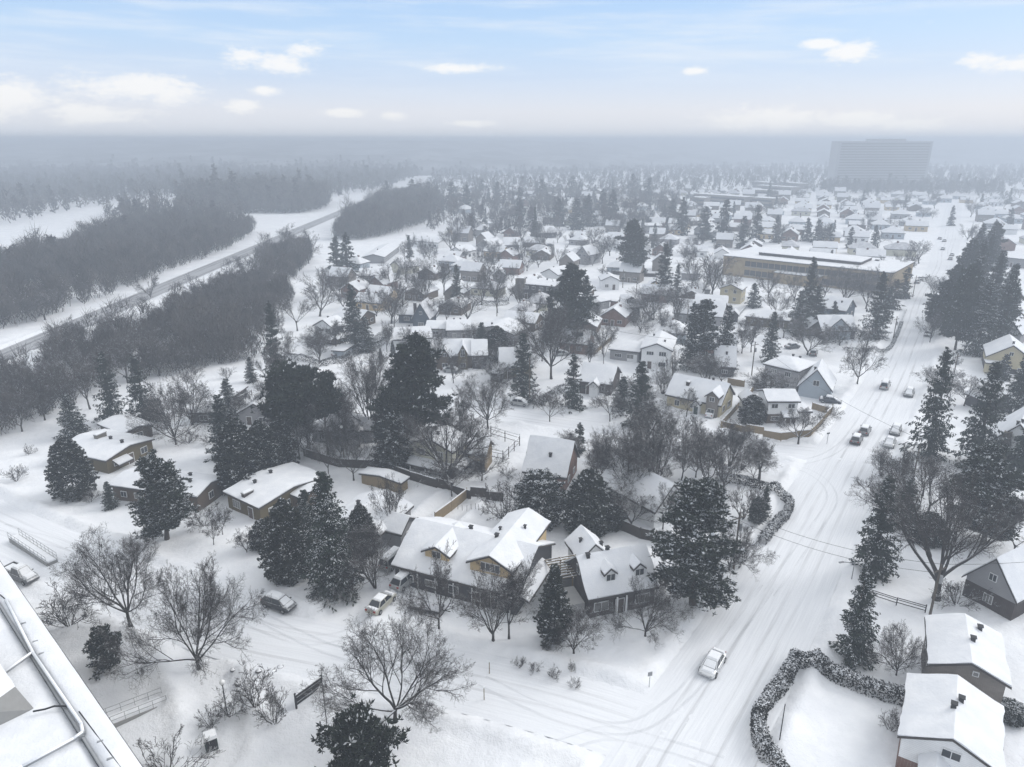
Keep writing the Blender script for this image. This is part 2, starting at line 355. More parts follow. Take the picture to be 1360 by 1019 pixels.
# ---------------------------------------------------------------- sky, sun, haze
w = bpy.data.worlds.new("World"); scene.world = w; w.use_nodes = True; nt = w.node_tree
bg = nt.nodes["Background"]; bg.inputs["Strength"].default_value = 0.1
SUN_EL, SUN_AZ = R(34), R(68)      # azimuth clockwise from the view direction (+y): light from the right
sky = N(nt, "ShaderNodeTexSky"); sky.sky_type = "NISHITA"; sky.sun_disc = False; sky.sun_elevation = SUN_EL; sky.sun_rotation = SUN_AZ
sky.air_density = 1.0; sky.dust_density = 2.0
gd = nt.nodes.new("ShaderNodeTexCoord").outputs["Generated"]; sp = nt.nodes.new("ShaderNodeSeparateXYZ"); L(nt, gd, sp.inputs[0])
el = math_n(nt, "MULTIPLY", math_n(nt, "ARCSINE", sp.outputs[2]), 57.2958)
az = math_n(nt, "MULTIPLY", math_n(nt, "ARCTAN2", sp.outputs[0], sp.outputs[1]), 57.2958)
cr = nt.nodes.new("ShaderNodeValToRGB"); L(nt, math_n(nt, "DIVIDE", el, 40.0, clamp=True), cr.inputs[0])
stops = [(0, (.87, .885, .93)), (.05, (.82, .845, .92)), (.11, (.62, .74, .93)), (.17, (.53, .71, .95)), (.24, (.44, .645, .94)), (.40, (.48, .60, .80)), (.7, (.60, .64, .71))]
cr.color_ramp.elements[0].position = 0; cr.color_ramp.elements[0].color = (*stops[0][1], 1); cr.color_ramp.elements[1].position = stops[-1][0]; cr.color_ramp.elements[1].color = (*stops[-1][1], 1)
for p_, c_ in stops[1:-1]:
    e_ = cr.color_ramp.elements.new(p_); e_.color = (*c_, 1)
veil = nt.nodes.new("ShaderNodeVectorMath"); veil.operation = "SCALE"; L(nt, cr.outputs[0], veil.inputs[0]); veil.inputs["Scale"].default_value = 9.0
base = mixc(nt, .86, sky.outputs[0], veil.outputs[0])
cv = nt.nodes.new("ShaderNodeCombineXYZ"); L(nt, az, cv.inputs[0]); L(nt, math_n(nt, "MULTIPLY", el, 2.2), cv.inputs[1])
n1 = noise(nt, cv.outputs[0], .42, 7, .62); n2 = noise(nt, cv.outputs[0], 1.6, 5, .6)
CL = [(-34.5, 2.5, 4.2, 1.5), (-36, 4.0, 2, 1.0), (-26, 3.3, 4.5, 1.0), (-29, 1.6, 3.6, .75), (-24, 2.9, 2, .8), (-18.5, 5.5, 1.8, .6), (-16.8, 5.1, 2.2, .75), (-15.0, 6.0, 1.6, .6), (-19.3, 2.3, 1.4, .5), (-12.5, 1.9, 1.8, .4), (-9, 1.7, 1.1, .42),
      (-17.8, 3.3, 1.2, .4), (-4, 5.0, 3.2, .4), (23.6, 5.6, 1.8, .75), (21.6, 6.2, 1.6, .4), (31, 4.7, 1.6, .5), (33.5, 4.4, 2.6, .5), (18.2, 1.4, 4.6, .9), (24.5, 1.3, 3.2, .6), (13.2, 4.7, 1, .3), (27.5, 1.0, 2.4, .5), (-3, 1.2, 2, .3)]
cm = None
for a_, e_, wa, we in CL:
    q = math_n(nt, "ADD", math_n(nt, "POWER", math_n(nt, "DIVIDE", math_n(nt, "SUBTRACT", az, a_), wa), 2.0), math_n(nt, "POWER", math_n(nt, "DIVIDE", math_n(nt, "SUBTRACT", el, e_), we), 2.0))
    q = math_n(nt, "EXPONENT", math_n(nt, "MULTIPLY", q, -1.0)); cm = q if cm is None else math_n(nt, "MAXIMUM", cm, q)
cm = math_n(nt, "ADD", cm, math_n(nt, "ADD", math_n(nt, "MULTIPLY", math_n(nt, "SUBTRACT", n1, .5), 1.5), math_n(nt, "MULTIPLY", math_n(nt, "SUBTRACT", n2, .5), .7)))
cf = ramp(nt, cm, .22, .95)
cvi = nt.nodes.new("ShaderNodeCombineXYZ"); L(nt, math_n(nt, "ADD", math_n(nt, "MULTIPLY", az, .10), math_n(nt, "MULTIPLY", el, .22)), cvi.inputs[0]); L(nt, math_n(nt, "MULTIPLY", el, 1.0), cvi.inputs[1])
cir = ramp(nt, noise(nt, cvi.outputs[0], .55, 6, .6), .42, .72)
base = mixc(nt, math_n(nt, "MULTIPLY", cir, math_n(nt, "MULTIPLY", ramp(nt, el, 1.5, 6.0), .75)), base, (6.7, 7.3, 8.1))
hi = ramp(nt, el, 12.0, 30.0)     # the overcast deck above the frame
deck = mixc(nt, ramp(nt, noise(nt, gd, 3.0, 5), .3, .7), (8.6, 8.85, 9.2), (11.4, 11.5, 11.6))
base = mixc(nt, math_n(nt, "MULTIPLY", hi, .85), base, deck)
base = mixc(nt, math_n(nt, "MULTIPLY", cf, .85), base, (8.5, 8.4, 8.25))
L(nt, base, bg.inputs["Color"])
sd = bpy.data.lights.new("sun", "SUN"); so = bpy.data.objects.new("sun", sd); col.objects.link(so)
sd.energy = 1.9; sd.angle = R(28); sd.color = (1.0, .965, .92)
dvec = Vector((math.sin(SUN_AZ) * math.cos(SUN_EL), math.cos(SUN_AZ) * math.cos(SUN_EL), math.sin(SUN_EL)))
so.rotation_euler = dvec.to_track_quat("Z", "Y").to_euler(); so.location = dvec * 300
HAZE = True
if HAZE:
    hb = MB(); hb.box((0, 0, (63.0 - 1.4) / 2), (11800, 11800, 63.0 + 1.4))
    m = bpy.data.materials.new("falling_snow_air"); m.use_nodes = True; nt = m.node_tree; nt.nodes.clear()
    o_ = nt.nodes.new("ShaderNodeOutputMaterial"); pv = nt.nodes.new("ShaderNodeVolumePrincipled"); L(nt, pv.outputs[0], o_.inputs["Volume"])
    pv.inputs["Color"].default_value = (.53, .585, .66, 1); pv.inputs["Density"].default_value = .00132; pv.inputs["Anisotropy"].default_value = 0.1
    hz = hb.build("haze", m); tag(hz, "pale snowy haze filling the air over the whole neighbourhood", "haze", kind="stuff")
scene.view_settings.view_transform = "Standard"; scene.view_settings.look = "None"; scene.view_settings.exposure = 0.30; scene.view_settings.gamma = 1.0
scene.cycles.max_bounces = 6; scene.cycles.diffuse_bounces = 3; scene.cycles.volume_bounces = 1; scene.cycles.glossy_bounces = 2
scene.cycles.use_adaptive_sampling = True; scene.cycles.adaptive_threshold = .012
try:
    scene.cycles.use_denoising = True; scene.cycles.denoiser = "OPENIMAGEDENOISE"
except Exception: pass
# ---------------------------------------------------------------- tree meshes (vectorised)
def unit(a): return a / np.maximum(np.linalg.norm(a, axis=-1, keepdims=True), 1e-9)
def tubes(P, Rd, k, r):
    """P (N,n,3) polylines, Rd (N,n) radii -> verts, quads"""
    n_, n = P.shape[:2]; T = unit(np.gradient(P, axis=1)); ref = unit(r.normal(size=(n_, 1, 3)) + 1e-3)
    A = unit(np.cross(T, np.broadcast_to(ref, T.shape))); B = np.cross(T, A)
    ph = np.arange(k) * 2 * math.pi / k
    V = P[:, :, None, :] + Rd[:, :, None, None] * (A[:, :, None, :] * np.cos(ph)[None, None, :, None] + B[:, :, None, :] * np.sin(ph)[None, None, :, None])
    idx = np.arange(n_ * n * k).reshape(n_, n, k)
    F = np.stack([idx[:, :-1, :], np.roll(idx[:, :-1, :], -1, 2), np.roll(idx[:, 1:, :], -1, 2), idx[:, 1:, :]], -1).reshape(-1, 4)
    return V.reshape(-1, 3), F
def join(parts):
    V = []; F = []; b = 0
    for v, f in parts: V.append(v); F.append(f + b); b += len(v)
    return np.concatenate(V), np.concatenate(F)
def rot_dirs(T, ang, r):
    q = r.normal(size=T.shape); q = unit(q - (q * T).sum(-1, keepdims=True) * T)
    return T * np.cos(ang)[:, None] + q * np.sin(ang)[:, None]
def grow(P0, D, Ls, Rr, n, jit, up, r, taper=.35, outw=0.0):
    N_ = len(P0); P = np.zeros((N_, n, 3)); Rd = np.zeros((N_, n)); P[:, 0] = P0; Rd[:, 0] = Rr; d = D.copy()
    for i in range(1, n):
        q = P[:, i - 1] * np.array([1, 1, .35]); d = unit(d + r.normal(size=d.shape) * jit + np.array([0, 0, up]) + outw * q / np.maximum(np.linalg.norm(q, axis=1, keepdims=True), 1.0)); P[:, i] = P[:, i - 1] + d * (Ls / (n - 1))[:, None]
        Rd[:, i] = Rr * (1 - (1 - taper) * i / (n - 1))
    return P, Rd
def spawn(P, Rd, Ls, per, tmin, amin, amax, ratio, r, rr=.6):
    N_, n = P.shape[:2]; t = tmin + (1 - tmin) * (np.arange(per)[None, :] + r.random((N_, per))) / per
    x = t * (n - 1); i = np.minimum(x.astype(int), n - 2); f = (x - i)[..., None]; a = np.arange(N_)[:, None]
    p = P[a, i] * (1 - f) + P[a, i + 1] * f; T = unit(P[a, i + 1] - P[a, i]); rad = Rd[a, i] * (1 - f[..., 0]) + Rd[a, i + 1] * f[..., 0]
    D = rot_dirs(T.reshape(-1, 3), R(1) * r.uniform(amin, amax, N_ * per), r)
    Ln = (Ls[:, None] * ratio * (1.15 - .55 * t) * r.uniform(.7, 1.2, (N_, per))).ravel()
    return p.reshape(-1, 3), D, Ln, rad.ravel() * rr
def bare_tree(seed, H=12.0, trunk=.2, limbs=5, spread=(22, 50), twigs=(7, 6, 5, 4), r0=.26, thin=.011, up=.10, stems=1, limb_len=.62):
    r = np.random.default_rng(seed)
    if stems == 1:
        P, Rd = grow(np.zeros((1, 3)), unit(np.array([[.05, .03, 1.]])), np.array([H * trunk]), np.array([r0]), 4, .04, .1, r, .8)
        Rd[:, 0] *= 1.35; tr = [tubes(P, Rd, 8, r)]
        az = np.arange(limbs) * 2 * math.pi / limbs + r.uniform(-.4, .4, limbs); an = R(1) * r.uniform(*spread, limbs)
        D = np.stack([np.sin(an) * np.cos(az), np.sin(an) * np.sin(az), np.cos(an)], -1)
        p0 = np.repeat(P[:, -1], limbs, 0) - np.array([0, 0, 1]) * r.uniform(0, .25, (limbs, 1)) * H * trunk
        Ls = H * limb_len * r.uniform(.8, 1.15, limbs); Rr = np.full(limbs, r0 * .62) * r.uniform(.7, 1.1, limbs)
    else:
        tr = []; az = r.uniform(0, 6.28, stems); an = R(1) * r.uniform(spread[0], spread[1], stems)
        D = np.stack([np.sin(an) * np.cos(az), np.sin(an) * np.sin(az), np.cos(an)], -1); p0 = np.stack([np.cos(az) * r0, np.sin(az) * r0, az * 0], -1)
        Ls = H * .85 * r.uniform(.7, 1.1, stems); Rr = np.full(stems, r0 * (.6 if H > 4 else .22))
    P, Rd = grow(p0, D, Ls, Rr, 9, .10, up, r, .3); tr.append(tubes(P, Rd, 6, r)); cw = []
    for l, per in enumerate(twigs):
        p, D, Ls2, Rr = spawn(P, Rd, Ls, per, (.26, .22, .15, .1, .1)[l], (26, 30, 34, 34, 34)[l], (58, 64, 70, 75, 75)[l], (.58, .56, .52, .5, .5)[l], r, .58)
        q = p - np.array([0, 0, H * .25]); q = q / np.maximum(np.linalg.norm(q, axis=1, keepdims=True), 1e-3); D = unit(D + q * (.28, .20, .10, .04, .0)[l])
        n = (7, 5, 4, 3, 3)[l]; Rr = np.maximum(Rr, thin)
        P, Rd = grow(p, D, Ls2, Rr, n, (.13, .17, .2, .22, .2)[l], up * (1, .9, .7, .5, .3)[l], r, .45, .035); Ls = Ls2
        Rd = np.maximum(Rd, thin * .75); cw.append(tubes(P, Rd, (5, 4, 3, 3, 3)[l], r))
    zmax = max(P[..., 2].max(), 1); s = H / zmax
    out = []
    for q in (tr, cw):
        V, F = join(q); out.append((V * np.array([1, 1, s]), F))
    rad = float(np.percentile(np.hypot(out[1][0][:, 0], out[1][0][:, 1]), 88))
    return out, rad
def bare_proto(seed, **k):
    (t, c), rad = bare_tree(seed, **k)
    return dict(H=k.get("H", 12.0), rad=rad, trunk=np_mesh("trunk", t[0], t[1], M["bark"], True), crown=np_mesh("crown", c[0], c[1], M["twig"], True))
def diamonds(C, A, B):
    """flat leaf-shaped faces, centres C, half axes A, B"""
    V = np.stack([C - A, C - B * .8 + A * .1, C + A, C + B * .8 + A * .1], 1).reshape(-1, 3); F = np.arange(len(C) * 4).reshape(-1, 4); return V, F
def foliage_mesh(name, parts, mat):
    V = []; F = []; sn = []; ti = []; b = 0
    for (v, f), s, t in parts:
        V.append(v); F.append(f + b); b += len(v); sn.append(np.broadcast_to(s, len(f))); ti.append(t)
    return np_mesh(name, np.concatenate(V), np.concatenate(F), mat, attrs={"snow": np.concatenate(sn), "tint": np.concatenate(ti)})
def trunk_mesh(H, r0, r, lean=.02, top=.03):
    P, Rd = grow(np.zeros((1, 3)), np.array([[0, 0, 1.]]), np.array([H]), np.array([r0]), 8, lean, .05, r, top); Rd[0, 0] *= 1.25
    V, F = tubes(P, Rd, 7, r); return P[0], np_mesh("trunk", V, F, M["conifer_bark"], True)
def spruce_proto(seed, H=14.0, rad=2.9, per=8, gap=.5, sp=13, size=.42, base=.07, snow=.5, ragged=.28, droop=.34):
    r = np.random.default_rng(seed); ax, tr = trunk_mesh(H * .97, H * .015, r)
    z = np.arange(base * H, H * .97, gap); q = z / H
    zb = np.repeat(z, per) + r.normal(size=len(z) * per) * gap * .4; t = np.clip(zb / H, 0, .995)
    Lb = rad * (1 - t) ** .78 * r.uniform(1 - ragged * 1.6, 1 + ragged * .6, len(zb)) + .25
    az = r.uniform(0, 6.283, len(zb)); slope = .55 * t - droop * (1 - t) + r.normal(size=len(zb)) * .10
    out = np.stack([np.cos(az), np.sin(az), az * 0], -1); lat = np.stack([-np.sin(az), np.cos(az), az * 0], -1)
    s = (np.arange(sp)[None, :] + r.random((len(zb), sp))) / sp; s = s ** .8
    C = np.zeros((len(zb), sp, 3)); C += out[:, None] * (Lb[:, None] * s)[..., None]
    C[..., 2] += zb[:, None] + Lb[:, None] * (slope[:, None] * s - .18 * s * s + .16 * s ** 4)
    w = Lb[:, None] * (.32 * np.sin(np.pi * np.clip(s * .8 + .12, 0, 1)))
    side = r.uniform(-1, 1, s.shape) * w; C += lat[:, None] * side[..., None]; C += r.normal(size=C.shape) * .05
    C = C.reshape(-1, 3); sgn = np.sign(side).ravel()[:, None]
    o2 = np.repeat(out, sp, 0); l2 = np.repeat(lat, sp, 0); n = len(C)
    A = unit(o2 * r.uniform(.4, 1, (n, 1)) + l2 * sgn * r.uniform(.2, .9, (n, 1)) + np.array([0, 0, -1]) * r.uniform(.0, .75, (n, 1)))
    sz = size * r.uniform(.7, 1.35, (n, 1)) * (.55 + .45 * (1 - np.clip(C[:, 2:3] / H, 0, 1)))
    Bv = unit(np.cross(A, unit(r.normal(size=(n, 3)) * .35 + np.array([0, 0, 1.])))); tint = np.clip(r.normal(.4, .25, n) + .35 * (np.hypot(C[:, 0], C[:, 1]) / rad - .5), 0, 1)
    parts = [(diamonds(C, A * sz, Bv * sz * .48), 0.0, tint)]
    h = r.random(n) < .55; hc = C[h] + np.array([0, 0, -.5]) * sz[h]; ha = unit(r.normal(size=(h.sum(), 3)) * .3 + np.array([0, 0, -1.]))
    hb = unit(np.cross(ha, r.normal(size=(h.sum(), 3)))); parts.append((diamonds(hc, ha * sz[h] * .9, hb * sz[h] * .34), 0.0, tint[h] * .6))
    clump = vnoise(C[:, 0] * 1.3 + C[:, 2] * .7, C[:, 1] * 1.3 - C[:, 2] * .5, .9, seed)
    bs = np.repeat(np.clip(r.normal(.55, .45, len(zb)), 0, 1.3), sp); k = (r.random(n) < snow * 1.5 * bs) & (clump > .62 - .34 * snow) & (np.hypot(C[:, 0], C[:, 1]) > .25 * (1 - C[:, 2] / H) * rad)
    parts.append((diamonds(C[k] + np.array([0, 0, .06]), A[k] * sz[k] * .55, Bv[k] * sz[k] * .26), 1.0, tint[k]))
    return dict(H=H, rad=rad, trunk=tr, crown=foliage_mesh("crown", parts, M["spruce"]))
def tuft_cloud(C, nrm, n, size, flat_, r, snow, seed):
    """needle tufts: n faces round each centre, snow on the upper ones"""
    m = len(C); c = np.repeat(C, n, 0); d = unit(r.normal(size=(m * n, 3)) * np.array([1, 1, flat_]) + np.repeat(nrm, n, 0) * .7)
    s = np.repeat(size, n)[:, None] * r.uniform(.55, 1.2, (m * n, 1)); Bv = unit(np.cross(d, r.normal(size=d.shape)))
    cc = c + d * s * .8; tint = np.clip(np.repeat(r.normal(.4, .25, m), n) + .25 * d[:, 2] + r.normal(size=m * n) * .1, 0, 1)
    up = (d[:, 2] > .05) & (r.random(m * n) < snow) & (np.repeat(r.random(m), n) < .25 + .75 * snow)
    return [(diamonds(cc, d * s, Bv * s * .36), 0.0, tint), (diamonds(cc[up] + np.array([0, 0, .08]), d[up] * s[up] * .8, Bv[up] * s[up] * .42), 1.0, tint[up])]
def pine_proto(seed, H=18.0, rad=4.2, limbs=46, tufts=26, per=16, size=.55, base=.22, snow=.35, shape="tall", flat_=.5):
    r = np.random.default_rng(seed); ax, tr = trunk_mesh(H * (.96 if shape == "tall" else .72), H * .019, r, .05, .12)
    t = base + (1 - base) * (np.arange(limbs) + r.random(limbs)) / limbs; t = np.minimum(t, .99)
    zz = t * H * (.96 if shape == "tall" else .72); i = np.clip((t * 7).astype(int), 0, 6); f = t * 7 - i
    p0 = ax[i] * (1 - f)[:, None] + ax[i + 1] * f[:, None]; az = np.arange(limbs) * 2.4 + r.uniform(-.5, .5, limbs)
    if shape == "tall": prof = np.sin(np.pi * np.clip((t - base) / (1 - base) * .80 + .20, 0, 1)) ** .7; rise = .05 + .75 * (t ** 2.5)
    else: prof = .55 + .45 * t; rise = .55 + .25 * t
    Lb = rad * prof * r.uniform(.55, 1.12, limbs) + .3; an = np.arctan(rise + r.normal(size=limbs) * .12)
    D = np.stack([np.cos(az) * np.cos(an), np.sin(az) * np.cos(an), np.sin(an)], -1)
    P, Rd = grow(p0, D, Lb, np.maximum(.02 * Lb, .03), 6, .13, .06, r, .4); tv, tf = tubes(P, Rd, 5, r)
    a = np.repeat(np.arange(limbs), tufts); s = r.uniform(.35 if shape == "tall" else .6, 1.0, limbs * tufts); x = s * 5; i = np.minimum(x.astype(int), 4); f = (x - i)[:, None]
    C = P[a, i] * (1 - f) + P[a, i + 1] * f; T = unit(P[a, i + 1] - P[a, i]); wid = (Lb[a] * .22 * (1.1 - .3 * s))[:, None]
    C = C + r.normal(size=C.shape) * np.array([1, 1, .16]) * wid
    tip = np.repeat(np.array([[0, 0, H * .97]]) if shape == "tall" else ax[-1:], 10, 0) + r.normal(size=(10, 3)) * np.array([.4, .4, .35]); C = np.concatenate([C, tip]); T = np.concatenate([T, np.tile([0, 0, 1.], (10, 1))])
    parts = tuft_cloud(C, unit(T + np.array([0, 0, .8])), per, size * r.uniform(.7, 1.2, len(C)), flat_, r, snow, seed)
    crown = foliage_mesh("crown", parts, M["pine"])
    limb = np_mesh("limb", tv, tf, M["conifer_bark"], True)
    return dict(H=H, rad=rad, trunk=tr, crown=crown, limb=limb)
def cedar_proto(seed, H=8.0, rad=2.6, nb=260, per=80, size=.17, snow=.4, top=.55, bough=.85, up=.15):
    """dense conical or domed evergreen made of overlapping boughs, snow lying along the top of some of them"""
    r = np.random.default_rng(seed); t = ((np.arange(nb) + r.random(nb)) / nb) ** .85; az = np.arange(nb) * 2.39996 + r.uniform(-.4, .4, nb)
    prof = np.where(t < .25, .80 + .8 * t, 1.0) * (1 - np.clip((t - .25) / .75, 0, 1) ** (1.0 / top)) ** top
    rr = rad * prof * r.uniform(.72, 1.08, nb); O = np.stack([np.cos(az), np.sin(az), az * 0], -1); La = np.stack([-np.sin(az), np.cos(az), az * 0], -1)
    c0 = O * (rr * .45)[:, None] + np.array([0, 0, 1.]) * (t * H * .93 + .15)[:, None]; ln = np.maximum(rr * .58, .25) * r.uniform(.85, 1.2, nb); wd = bough * r.uniform(.6, 1.25, nb) * (.5 + .5 * prof)
    s = r.random((nb, per)) ** .7; q = r.normal(size=(nb, per)) * .42 * np.sin(np.pi * np.clip(.15 + s * .75, 0, 1)); dome = 1 - q ** 2
    rise = up + .55 * t
    C = c0[:, None] + O[:, None] * (s * ln[:, None])[..., None] + La[:, None] * (q * wd[:, None])[..., None]
    C[..., 2] += ln[:, None] * rise[:, None] * s - .45 * wd[:, None] * s ** 3 + .35 * wd[:, None] * (dome - 1) + r.normal(size=s.shape) * .07
    C = C.reshape(-1, 3); n = len(C); O2 = np.repeat(O, per, 0); L2 = np.repeat(La, per, 0); qq = q.ravel()[:, None]
    A = unit(O2 * .8 + L2 * qq * 1.6 + np.array([0, 0, .25]) + r.normal(size=(n, 3)) * .4); Bv = unit(np.cross(A, unit(np.array([0, 0, 1.]) + O2 * .6 + r.normal(size=(n, 3)) * .5))); sz = size * r.uniform(.6, 1.5, (n, 1))
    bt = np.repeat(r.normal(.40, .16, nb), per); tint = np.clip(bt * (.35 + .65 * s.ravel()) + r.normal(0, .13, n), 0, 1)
    bs = np.repeat(np.clip(r.normal(.5, .5, nb), 0, 1.4), per)
    k = (r.random(n) < snow * bs * np.clip(dome.ravel() - .15, 0, 1)) & (s.ravel() > .35)
    parts = [(diamonds(C, A * sz, Bv * sz * .5), 0.0, tint), (diamonds(C[k] + np.array([0, 0, .09]), A[k] * sz[k] * .7, Bv[k] * sz[k] * .42), 1.0, tint[k])]
    _, tr = trunk_mesh(H * .5, H * .018, r)
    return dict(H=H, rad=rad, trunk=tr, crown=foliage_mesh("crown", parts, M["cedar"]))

PROTO = {
 "hero_bare": [bare_proto(101, H=12, trunk=.16, limbs=8, spread=(18, 72), twigs=(10, 8, 7, 5), r0=.24, thin=.010, limb_len=.72, up=.06), bare_proto(102, H=12, trunk=.12, limbs=8, spread=(22, 76), twigs=(10, 8, 7, 5), r0=.23, thin=.010, limb_len=.74, up=.055),
               bare_proto(103, H=12, trunk=.2, limbs=7, spread=(14, 66), twigs=(10, 8, 7, 5), r0=.23, thin=.010, limb_len=.7, up=.07), bare_proto(104, H=14, trunk=.2, limbs=6, spread=(18, 55), twigs=(9, 7, 6, 5), r0=.46, thin=.012, limb_len=.72, up=.06)],
 "bare": [bare_proto(111, H=11, trunk=.2, limbs=5, spread=(15, 62), twigs=(8, 7, 5, 4), r0=.18, up=.07, thin=.015), bare_proto(112, H=11, trunk=.15, limbs=6, spread=(12, 58), twigs=(8, 7, 5, 4), r0=.18, up=.07, thin=.015),
          bare_proto(113, H=11, trunk=.28, limbs=4, spread=(14, 60), twigs=(9, 7, 5, 4), r0=.18, up=.07, thin=.015), bare_proto(114, H=11, trunk=.1, limbs=7, spread=(10, 64), twigs=(8, 7, 5, 4), r0=.18, up=.06, thin=.015)],
 "upright": [bare_proto(121, H=14, limbs=5, stems=7, spread=(6, 30), twigs=(11, 7, 6, 4), r0=.26, thin=.013), bare_proto(122, H=14, trunk=.25, limbs=4, spread=(8, 34), twigs=(12, 8, 6, 4), r0=.2, thin=.013)],
 "far_bare": [bare_proto(131, H=10, trunk=.2, limbs=5, spread=(15, 62), twigs=(8, 6, 5), r0=.2, thin=.024, up=.06), bare_proto(132, H=10, trunk=.15, limbs=6, spread=(12, 56), twigs=(8, 6, 5), r0=.2, thin=.024, up=.06), bare_proto(133, H=10, trunk=.1, limbs=6, spread=(20, 66), twigs=(8, 6, 5), r0=.2, thin=.024, up=.06)],
 "bush": [bare_proto(141, H=2.0, stems=12, spread=(8, 55), twigs=(6, 4, 3), r0=.10, thin=.010, up=.04), bare_proto(142, H=2.0, stems=15, spread=(8, 66), twigs=(5, 4, 3), r0=.12, thin=.010, up=.03)],
 "spruce": [spruce_proto(201, sp=22, size=.31, snow=.45), spruce_proto(202, sp=22, size=.31, rad=3.3, snow=.38, ragged=.4), spruce_proto(203, sp=22, size=.30, rad=2.6, snow=.6, droop=.5)],
 "far_spruce": [spruce_proto(211, per=6, gap=.85, sp=7, size=.8, snow=.28), spruce_proto(212, per=6, gap=.85, sp=7, size=.8, snow=.2, rad=3.3), spruce_proto(213, per=5, gap=.9, sp=7, size=.75, snow=.35, rad=2.4)],
 "draped": [spruce_proto(221, H=14, rad=3.6, per=9, gap=.40, sp=26, snow=.8, droop=.75, size=.28)],
 "pine": [pine_proto(301, limbs=44, tufts=110, per=14, size=.28, base=.12, snow=.34), pine_proto(302, H=18, rad=5.2, limbs=52, tufts=84, per=14, size=.36, snow=.08, base=.15), pine_proto(303, H=9, rad=3.4, limbs=34, tufts=50, per=14, size=.26, snow=.16, base=.08)],
 "umbrella": [pine_proto(311, H=14, rad=5.5, limbs=34, tufts=52, size=.38, shape="flat", snow=.05, base=.45), pine_proto(312, H=14, rad=4.6, limbs=28, tufts=50, size=.38, shape="flat", snow=.05, base=.5)],
 "small_pine": [pine_proto(321, H=4.2, rad=1.7, limbs=30, tufts=26, per=12, size=.19, base=.05, snow=.18)],
 "cedar": [cedar_proto(401, H=8, rad=3.0, top=.6, snow=.42), cedar_proto(402, H=9, rad=1.7, top=.85, nb=240, per=60, snow=.3, up=.5, bough=.6), cedar_proto(403, H=10, rad=3.3, top=.7, nb=360, per=80, snow=.26), cedar_proto(404, H=7, rad=3.2, top=.5, nb=280, snow=1.0)],
}
KINDS = {"hero_bare": ("bare_tree", "bare tree"), "bare": ("bare_tree", "bare tree"), "upright": ("bare_tree", "bare tree"), "far_bare": ("bare_tree", "bare tree"), "bush": ("bare_shrub", "shrub"),
         "spruce": ("spruce_tree", "spruce"), "far_spruce": ("spruce_tree", "spruce"), "draped": ("spruce_tree", "spruce"), "pine": ("pine_tree", "pine tree"), "umbrella": ("pine_tree", "pine tree"), "small_pine": ("pine_tree", "pine tree"), "cedar": ("cedar_tree", "cedar")}
PLANTS = []    # (object, kind, x, y, height)
def plant(kind, x, y, h, width=None, var=None, label=None, rz=None, group=None, sunk=.1):
    ps = PROTO[kind]; p = ps[(rnd.randrange(len(ps)) if var is None else var) % len(ps)]
    nm, cat = KINDS[kind]; s = h / p["H"]; sw = s if width is None else width / (2 * p["rad"])
    sw = max(.45 * s, min(1.9 * s, sw))
    root = empty(nm, (x, y, gz(x, y) - sunk), rnd.uniform(0, 6.28) if rz is None else rz); root.scale = (sw, sw, s)
    tag(root, label, cat, group)
    for part in ("trunk", "limb", "crown"):
        if part in p: link("limb" if part == "limb" else part, p[part], root)
    PLANTS.append((root, nm, x, y, h)); return root
def plant_px(kind, u, v, vtop, wpx=None, **k):
    """base at photo point (u, v), top at photo row vtop, crown about wpx photo pixels wide"""
    x, y = site(u, v); h = max(.6, height_at(y, vtop)); sc = view(x, y, h * .6)[2]
    if wpx and kind in ("spruce", "draped", "cedar", "pine", "umbrella"): wpx *= .88
    return plant(kind, x, y, h, None if wpx is None else wpx / sc, **k)
